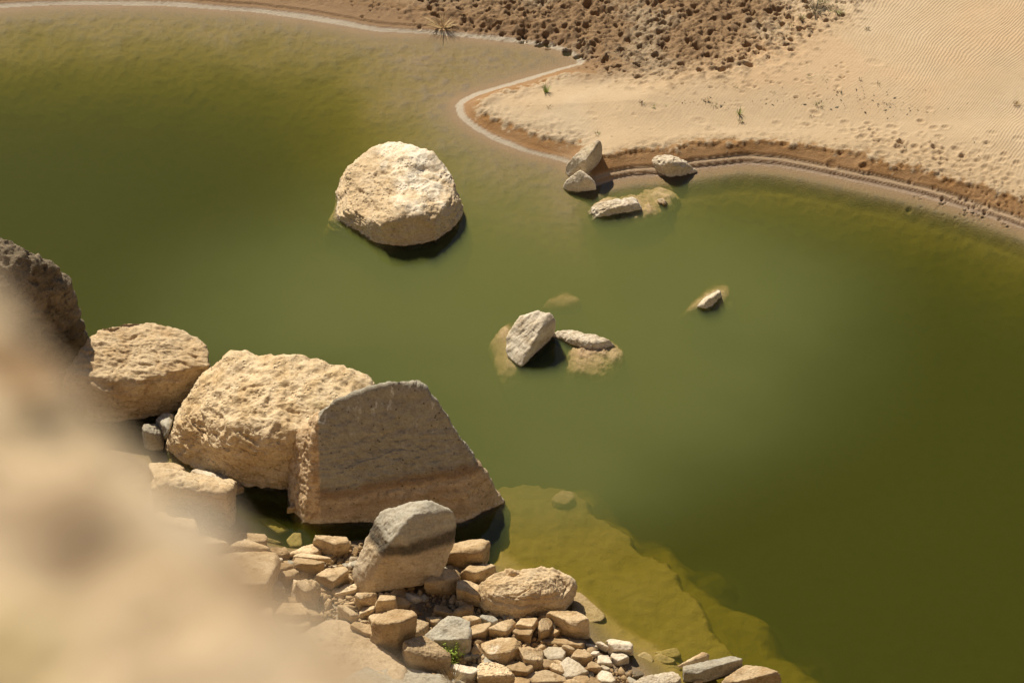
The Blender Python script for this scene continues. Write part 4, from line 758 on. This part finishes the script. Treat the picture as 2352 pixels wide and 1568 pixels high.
# ------------------------------------------------------------------ small loose stones that fill the rubble
fill_poly = [(330, 1180), (440, 1215), (560, 1265), (680, 1285), (800, 1262), (900, 1250), (1040, 1290), (1100, 1390), (1260, 1420), (1330, 1500), (1430, 1530), (1470, 1580), (1000, 1590), (880, 1500), (760, 1410), (600, 1400), (420, 1330)]
fp = np.array(fill_poly, float); rg = np.random.RandomState(5)
protos = []
for k in range(10):
    V, F = ico(3); rs = np.random.RandomState(50 + k)
    pl = rs.normal(size=(8, 3)); pl /= np.linalg.norm(pl, axis=1)[:, None]; pl = np.vstack([pl, [[0, 0, 1], [0, 0, -1], [1, 0, 0], [-1, 0, 0], [0, 1, 0], [0, -1, 0]]]); dd = np.concatenate([rs.uniform(.45, .9, 8), rs.uniform(.8, 1.1, 6)])
    q = np.maximum(V @ pl.T / dd, 1e-6); r = (q ** 60).sum(1) ** (-1 / 60)
    X = V * r[:, None] * (1 + .07 * ridged(V * 2.5 + k * 9, 3))[:, None] * np.array([1.1, rs.uniform(.55, .95), rs.uniform(.35, .75)])
    me = mesh_from("loose_stone", X, F); me.materials.append(MATS[['tan', 'tan', 'layered', 'grey', 'tan', 'white', 'tan', 'layered', 'tan', 'grey'][k]]); protos.append(me)
PK = ['tan', 'tan', 'layered tan', 'grey', 'tan', 'whitish', 'tan', 'layered tan', 'tan', 'grey']
def add_loose(px, py, r, lab, grp, z=None):
    w = ground(px, py) if z is None else W(px, py, z)
    k = rg.randint(10); o = bpy.data.objects.new('loose_stone', protos[k]); scene.collection.objects.link(o)
    o.location = (w[0], w[1], w[2] + r * .15); o.scale = (r, r, r); o.rotation_euler = (rg.uniform(-1, 1), rg.uniform(-1, 1), rg.uniform(0, 6.28))
    sz = 'small' if r < .08 else 'fist-sized' if r < .11 else 'larger'; o["label"] = lab.replace('KIND', sz + ' loose ' + PK[k]); o["category"] = "small stone"; o["group"] = grp
cnt = 0
while cnt < 290:
    px, py = rg.uniform(330, 1470), rg.uniform(1180, 1590)
    if sdf(fp, np.array([px]), np.array([py]))[0] < 0: continue
    if px < 620 and rg.rand() < .75: continue
    if py > 1400 and px < 880 and rg.rand() < .8: continue
    add_loose(px, py, rg.choice([.045, .065, .09, .12, .16], p=[.15, .27, .28, .2, .1]), 'KIND stone filling the gaps of the rubble shore', 'small loose stones of the rubble shore'); cnt += 1
for px, py, r, lb in [(1520, 466, .10, 'small white rock tip showing right of the long low whitish rock'), (1526, 470, .06, 'tiny crumb of rock touching the small white rock tip')]:
    add_loose(px, py, r, lb, 'tiny rock tips on the drowned shelf', z=-.02)

# fine gravel and rock crumbs between the stones, one mass
V0, F0 = ico(1); V0 = V0[:, :]; gp = []; gv = []; gf = []; kk = 0
NG = 12000; gxy = np.stack([rg.uniform(330, 1500, NG), rg.uniform(1180, 1600, NG)], 1); gxy = gxy[sdf(fp, gxy[:, 0], gxy[:, 1]) > -12]
for px, py in gxy:
    w = W(px, py, .25); zt = terr(w[0], w[1]); w = W(px, py, zt); zt = terr(w[0], w[1])
    s = rg.gamma(2.0, .013) + .006; M_ = rg.normal(size=(3, 3)); M_, _ = np.linalg.qr(M_)
    gv.append((V0 * (1 + rg.uniform(-.3, .3, (len(V0), 1)))) @ (M_ * np.array([1, .8, .55])[:, None]) * s + np.array([w[0], w[1], zt + s * .3])); gf.append(F0 + kk); kk += len(V0)
me = mesh_from("gravel", np.vstack(gv), np.vstack(gf), smooth=False); link("gravel", me, 'tan', kind="stuff")

# ------------------------------------------------------------------ plants
def leaf_mat(name, c, c2):
    m, nt, N, L, B = new_mat(name); oi = N.new("ShaderNodeObjectInfo"); g = N.new("ShaderNodeNewGeometry")
    L.new(mix(N, L, noise(N, L, g.outputs["Position"], 25, 2, .5), c, c2), B.inputs["Base Color"]); B.inputs["Roughness"].default_value = .7; MATS[name] = m
leaf_mat('straw_leaf', (.45, .30, .12), (.60, .44, .22)); leaf_mat('bright_leaf', (.24, .36, .03), (.42, .52, .07)); leaf_mat('green_leaf', (.16, .24, .03), (.30, .38, .06)); leaf_mat('olive_leaf', (.20, .19, .06), (.33, .29, .12)); leaf_mat('dry_leaf', (.34, .23, .10), (.50, .37, .19)); leaf_mat('dark_leaf', (.07, .06, .03), (.14, .11, .05))
def tuft(name, label, cat, px, py, r, h, n, mat, seed, lean=(0, 0), group=None, leafy=False, w=.006, lift=0.0):
    rs = np.random.RandomState(seed); base = ground(px, py, lift); V = []; F = []; LV = []; LF = []
    for i in range(n):
        a = rs.uniform(0, 2 * pi); b = rs.uniform(0, r * .35); hh = h * rs.uniform(.5, 1.1); sp_ = r * rs.uniform(.3, 1.1)
        p0 = np.array([cos(a) * b, sin(a) * b, -.02]); d = np.array([cos(a) * sp_ + lean[0] * hh, sin(a) * sp_ + lean[1] * hh, hh])
        p1 = p0 + d * .55 + np.array([0, 0, hh * .12]); p2 = p0 + d; sd = np.array([-sin(a), cos(a), 0]) * w
        k = len(V); V += [p0 - sd, p0 + sd, p1 + sd * .8, p1 - sd * .8, p2 + sd * .2, p2 - sd * .2]; F += [(k, k + 1, k + 2, k + 3), (k + 3, k + 2, k + 4, k + 5)]
        if leafy:
            for j in range(26):
                t = rs.uniform(.35, 1.0); c = p0 + d * t + rs.normal(size=3) * .022; u = rs.normal(size=3); u /= np.linalg.norm(u); v = np.cross(u, rs.normal(size=3)); v /= np.linalg.norm(v)
                s = rs.uniform(.009, .018); k = len(LV); LV += [c - u * s, c + v * s * .6, c + u * s, c - v * s * .6]; LF.append((k, k + 1, k + 2, k + 3))
    me = mesh_from(name, V, F, smooth=False); o = link(name, me, mat, label, cat, group); o.location = tuple(base)
    if leafy: link('foliage', mesh_from('foliage', LV, LF, smooth=False), mat, parent=o)
    return o
tuft('green_plant', 'bright green leafy plant growing from the rubble at the foot of the grey boulder', 'plant', 1038, 1517, .17, .40, 26, 'bright_leaf', 1, leafy=True, lift=.03)
tuft('dry_grass', 'tuft of dry yellow-brown grass in the rubble at the bottom edge', 'grass tuft', 1040, 1573, .18, .28, 200, 'dry_leaf', 2, w=.004, lift=.08)
tuft('dry_grass', 'thin dry stalks bending in the shade below the big rounded boulder', 'grass tuft', 905, 1520, .2, .12, 24, 'dry_leaf', 3, lean=(1.2, .2), w=.003)
tuft('dead_bush', 'dry straw-coloured bush hanging over the far muddy shore', 'bush', 1017, 62, .30, .20, 60, 'straw_leaf', 4, lean=(-.3, -.2), w=.006)
tuft('grass_tuft', 'single bright green grass tuft on the rounded sandy point', 'grass tuft', 1254, 212, .1, .2, 40, 'green_leaf', 5, w=.005)
TG = 'small plants on the dry sand'
for k, (px, py, r, h, n, mt, lb) in enumerate([
 (1873, 28, .30, .3, 90, 'dark_leaf', 'darkest bushy tuft at the top edge where the ripples begin'), (1893, 12, .25, .2, 60, 'olive_leaf', 'olive tuft at the top edge right of the dark bushy one'), (1842, 40, .14, .14, 40, 'olive_leaf', 'olive tuft below left of the dark bushy one'),
 (1922, 22, .3, .1, 40, 'olive_leaf', 'thin grass spread at the top edge of the rippled sand'), (1850, 8, .3, .16, 50, 'olive_leaf', 'grass fringe at the very top edge'),
 (1992, 68, .09, .12, 26, 'dark_leaf', 'lone dark sprig on the rippled sand'), (1698, 262, .12, .24, 36, 'green_leaf', 'yellow-green tall tuft on the middle of the sand'), (1701, 280, .09, .14, 26, 'olive_leaf', 'small tuft just below the yellow-green tall one'),
 (1882, 242, .14, .14, 36, 'olive_leaf', 'loose olive tuft right of the yellow-green tall one'), (1624, 231, .10, .12, 30, 'dry_leaf', 'brown dry tuft on the middle of the sand'), (1640, 238, .15, .08, 26, 'olive_leaf', 'sparse olive sprigs beside the brown dry tuft'),
 (2334, 241, .14, .16, 44, 'dry_leaf', 'dry brown tuft near the right edge of the sand'), (1864, 269, .07, .1, 16, 'dark_leaf', 'small dark sprig below the loose olive tuft'), (1475, 238, .09, .12, 24, 'dark_leaf', 'dark flattened sprig on the sandy point'),
 (1501, 246, .08, .08, 18, 'green_leaf', 'small green sprig right of the flattened one on the sandy point'), (1528, 244, .05, .07, 12, 'green_leaf', 'tiny green sprig on the sandy point'), (1372, 309, .11, .1, 34, 'olive_leaf', 'olive tuft just above the pointed shore rock'),
 (1260, 246, .09, .08, 20, 'dark_leaf', 'small dark tuft below the bright green tuft'), (2018, 195, .08, .14, 16, 'olive_leaf', 'thin upright sprig below the ripples'), (1976, 183, .07, .08, 18, 'dark_leaf', 'small dark sprig left of the thin upright one'),
 (1976, 224, .13, .05, 22, 'dark_leaf', 'low dark scrap of dead plant in the drift line'), (2040, 232, .18, .04, 26, 'dark_leaf', 'longest low dark scrap in the drift line'), (1922, 208, .09, .08, 22, 'dry_leaf', 'small dry brown clump left of the drift line'),
 (1896, 180, .12, .07, 18, 'olive_leaf', 'faint sprigs above the dry brown clump'), (1856, 177, .10, .07, 18, 'olive_leaf', 'faint olive sprigs in the middle of the upper sand'), (1774, 212, .07, .07, 16, 'olive_leaf', 'small olive sprig above the yellow-green tall tuft'),
 (1690, 198, .16, .05, 24, 'olive_leaf', 'pale thin grass at the edge of the trampled mud'), (1780, 84, .1, .1, 26, 'olive_leaf', 'tuft among the hoof prints near their right end'), (1815, 60, .09, .1, 24, 'olive_leaf', 'higher tuft among the hoof prints near their right end'),
 (2078, 342, .08, .07, 18, 'dark_leaf', 'dark sprig among the footprints'), (2290, 72, .06, .04, 10, 'dark_leaf', 'tiny dark twig on the upper right ripples'), (2345, 180, .1, .05, 12, 'dark_leaf', 'tiny twig at the right edge')]):
    tuft('grass_tuft', lb, 'grass tuft', px, py, r * .75, h * .6, int(n * .8), mt, 30 + k, group=TG, w=.005)

# crumbs of dead leaf and twig blown along the drift line of the sand
rd = np.random.RandomState(77); DV = []; DF_ = []
for k in range(260):
    t = rd.uniform(0, 1)
    if k < 110: px, py = 1560 + t * 620 + rd.normal(0, 12), 232 - 12 * sin(t * 3) + t * 30 + rd.normal(0, 9)
    elif k < 190: px, py = rd.uniform(1350, 2330), rd.uniform(190, 360)
    else: px, py = rd.normal(1960, 70), rd.normal(225, 18)
    w = ground(px, py); u = rd.normal(size=3); u[2] *= .4; u /= np.linalg.norm(u); v = np.cross(u, [0, 0, 1]) + rd.normal(size=3) * .2; v /= np.linalg.norm(v); l = rd.gamma(2, .007); ww = l * rd.uniform(.2, .5)
    q0 = np.array([w[0], w[1], w[2] + .008]); n_ = len(DV); DV += [q0 - u * l, q0 + v * ww, q0 + u * l, q0 - v * ww]; DF_.append((n_, n_ + 1, n_ + 2, n_ + 3))
link("leaf_litter", mesh_from("leaf_litter", DV, DF_, smooth=False), 'dark_leaf', kind="stuff")

# ------------------------------------------------------------------ the out-of-focus rock right in front of the lens
def top_pts(pts, dz=.35): return [tuple(W(a, q, CAM_H - d)) + (0,) for a, q, d in pts] + [tuple(W(a, q, CAM_H - d) - np.array([0, .03, dz])) + (0,) for a, q, d in pts]
rock('foreground_rock', 'huge blurred tan rock filling the left edge close to the camera', 'rock',
     top_pts([(-90, 575, .56), (-20, 630, .56), (50, 700, .56), (120, 775, .56), (185, 865, .56), (245, 960, .56), (290, 1060, .56), (320, 1160, .555), (330, 1400, .55), (330, 1900, .53), (-600, 540, .55), (-600, 2600, .53), (200, 2400, .53), (-600, 1000, .52), (-50, 1100, .535)]),
     mat='blufftan', sub=6, p=14, seed=23, lump=.07, rough=.09, fr=1.5, pit=.05, pitf=7, grow=1.0, chips=0)
rock('foreground_rock', 'blurred sandy rock across the bottom left corner close to the camera', 'rock',
     top_pts([(210, 1040, .53), (280, 1110, .52), (345, 1190, .515), (425, 1270, .51), (530, 1350, .505), (650, 1400, .505), (755, 1455, .505), (850, 1530, .505), (930, 1640, .50), (1030, 1900, .50), (1000, 2400, .48), (-500, 2400, .48), (-500, 1150, .53), (0, 1050, .53), (200, 1500, .49)]),
     mat='blufftan', sub=6, p=24, seed=29, lump=.07, rough=.09, fr=1.5, pit=.04, pitf=7, grow=1.0, chips=0)
# ------------------------------------------------------------------ the cliff the photographer stands on (below and behind the frame)
ax = np.linspace(-70, 70, 141); ay = np.linspace(-60, 21.5, 164)
AX, AY = np.meshgrid(ax, ay); P3 = np.stack([AX.ravel(), AY.ravel(), np.zeros(AX.size)], 1)
prof = np.interp(AY, [-60, 0.2, 1.0, 3, 12, 18, 21.5], [27, 26.35, 25.6, 21.5, 8.2, 2.2, -2.5])
CZ = prof + (fbm(P3 * .22, 4).reshape(AX.shape) * .9 + .5 * ridged(P3 * .6, 3).reshape(AX.shape)) * sstep(1.0, 4, np.abs(AY - .4)) * np.where(AY > 0, 1, .3) - .9 * sstep(1, 4, AY)
ci = np.arange(AX.size).reshape(AX.shape)
cm = mesh_from("cliff", np.stack([AX.ravel(), AY.ravel(), CZ.ravel()], 1), np.stack([ci[:-1, :-1], ci[:-1, 1:], ci[1:, 1:], ci[1:, :-1]], -1).reshape(-1, 4))
link("cliff", cm, 'cliffstone', kind="structure")
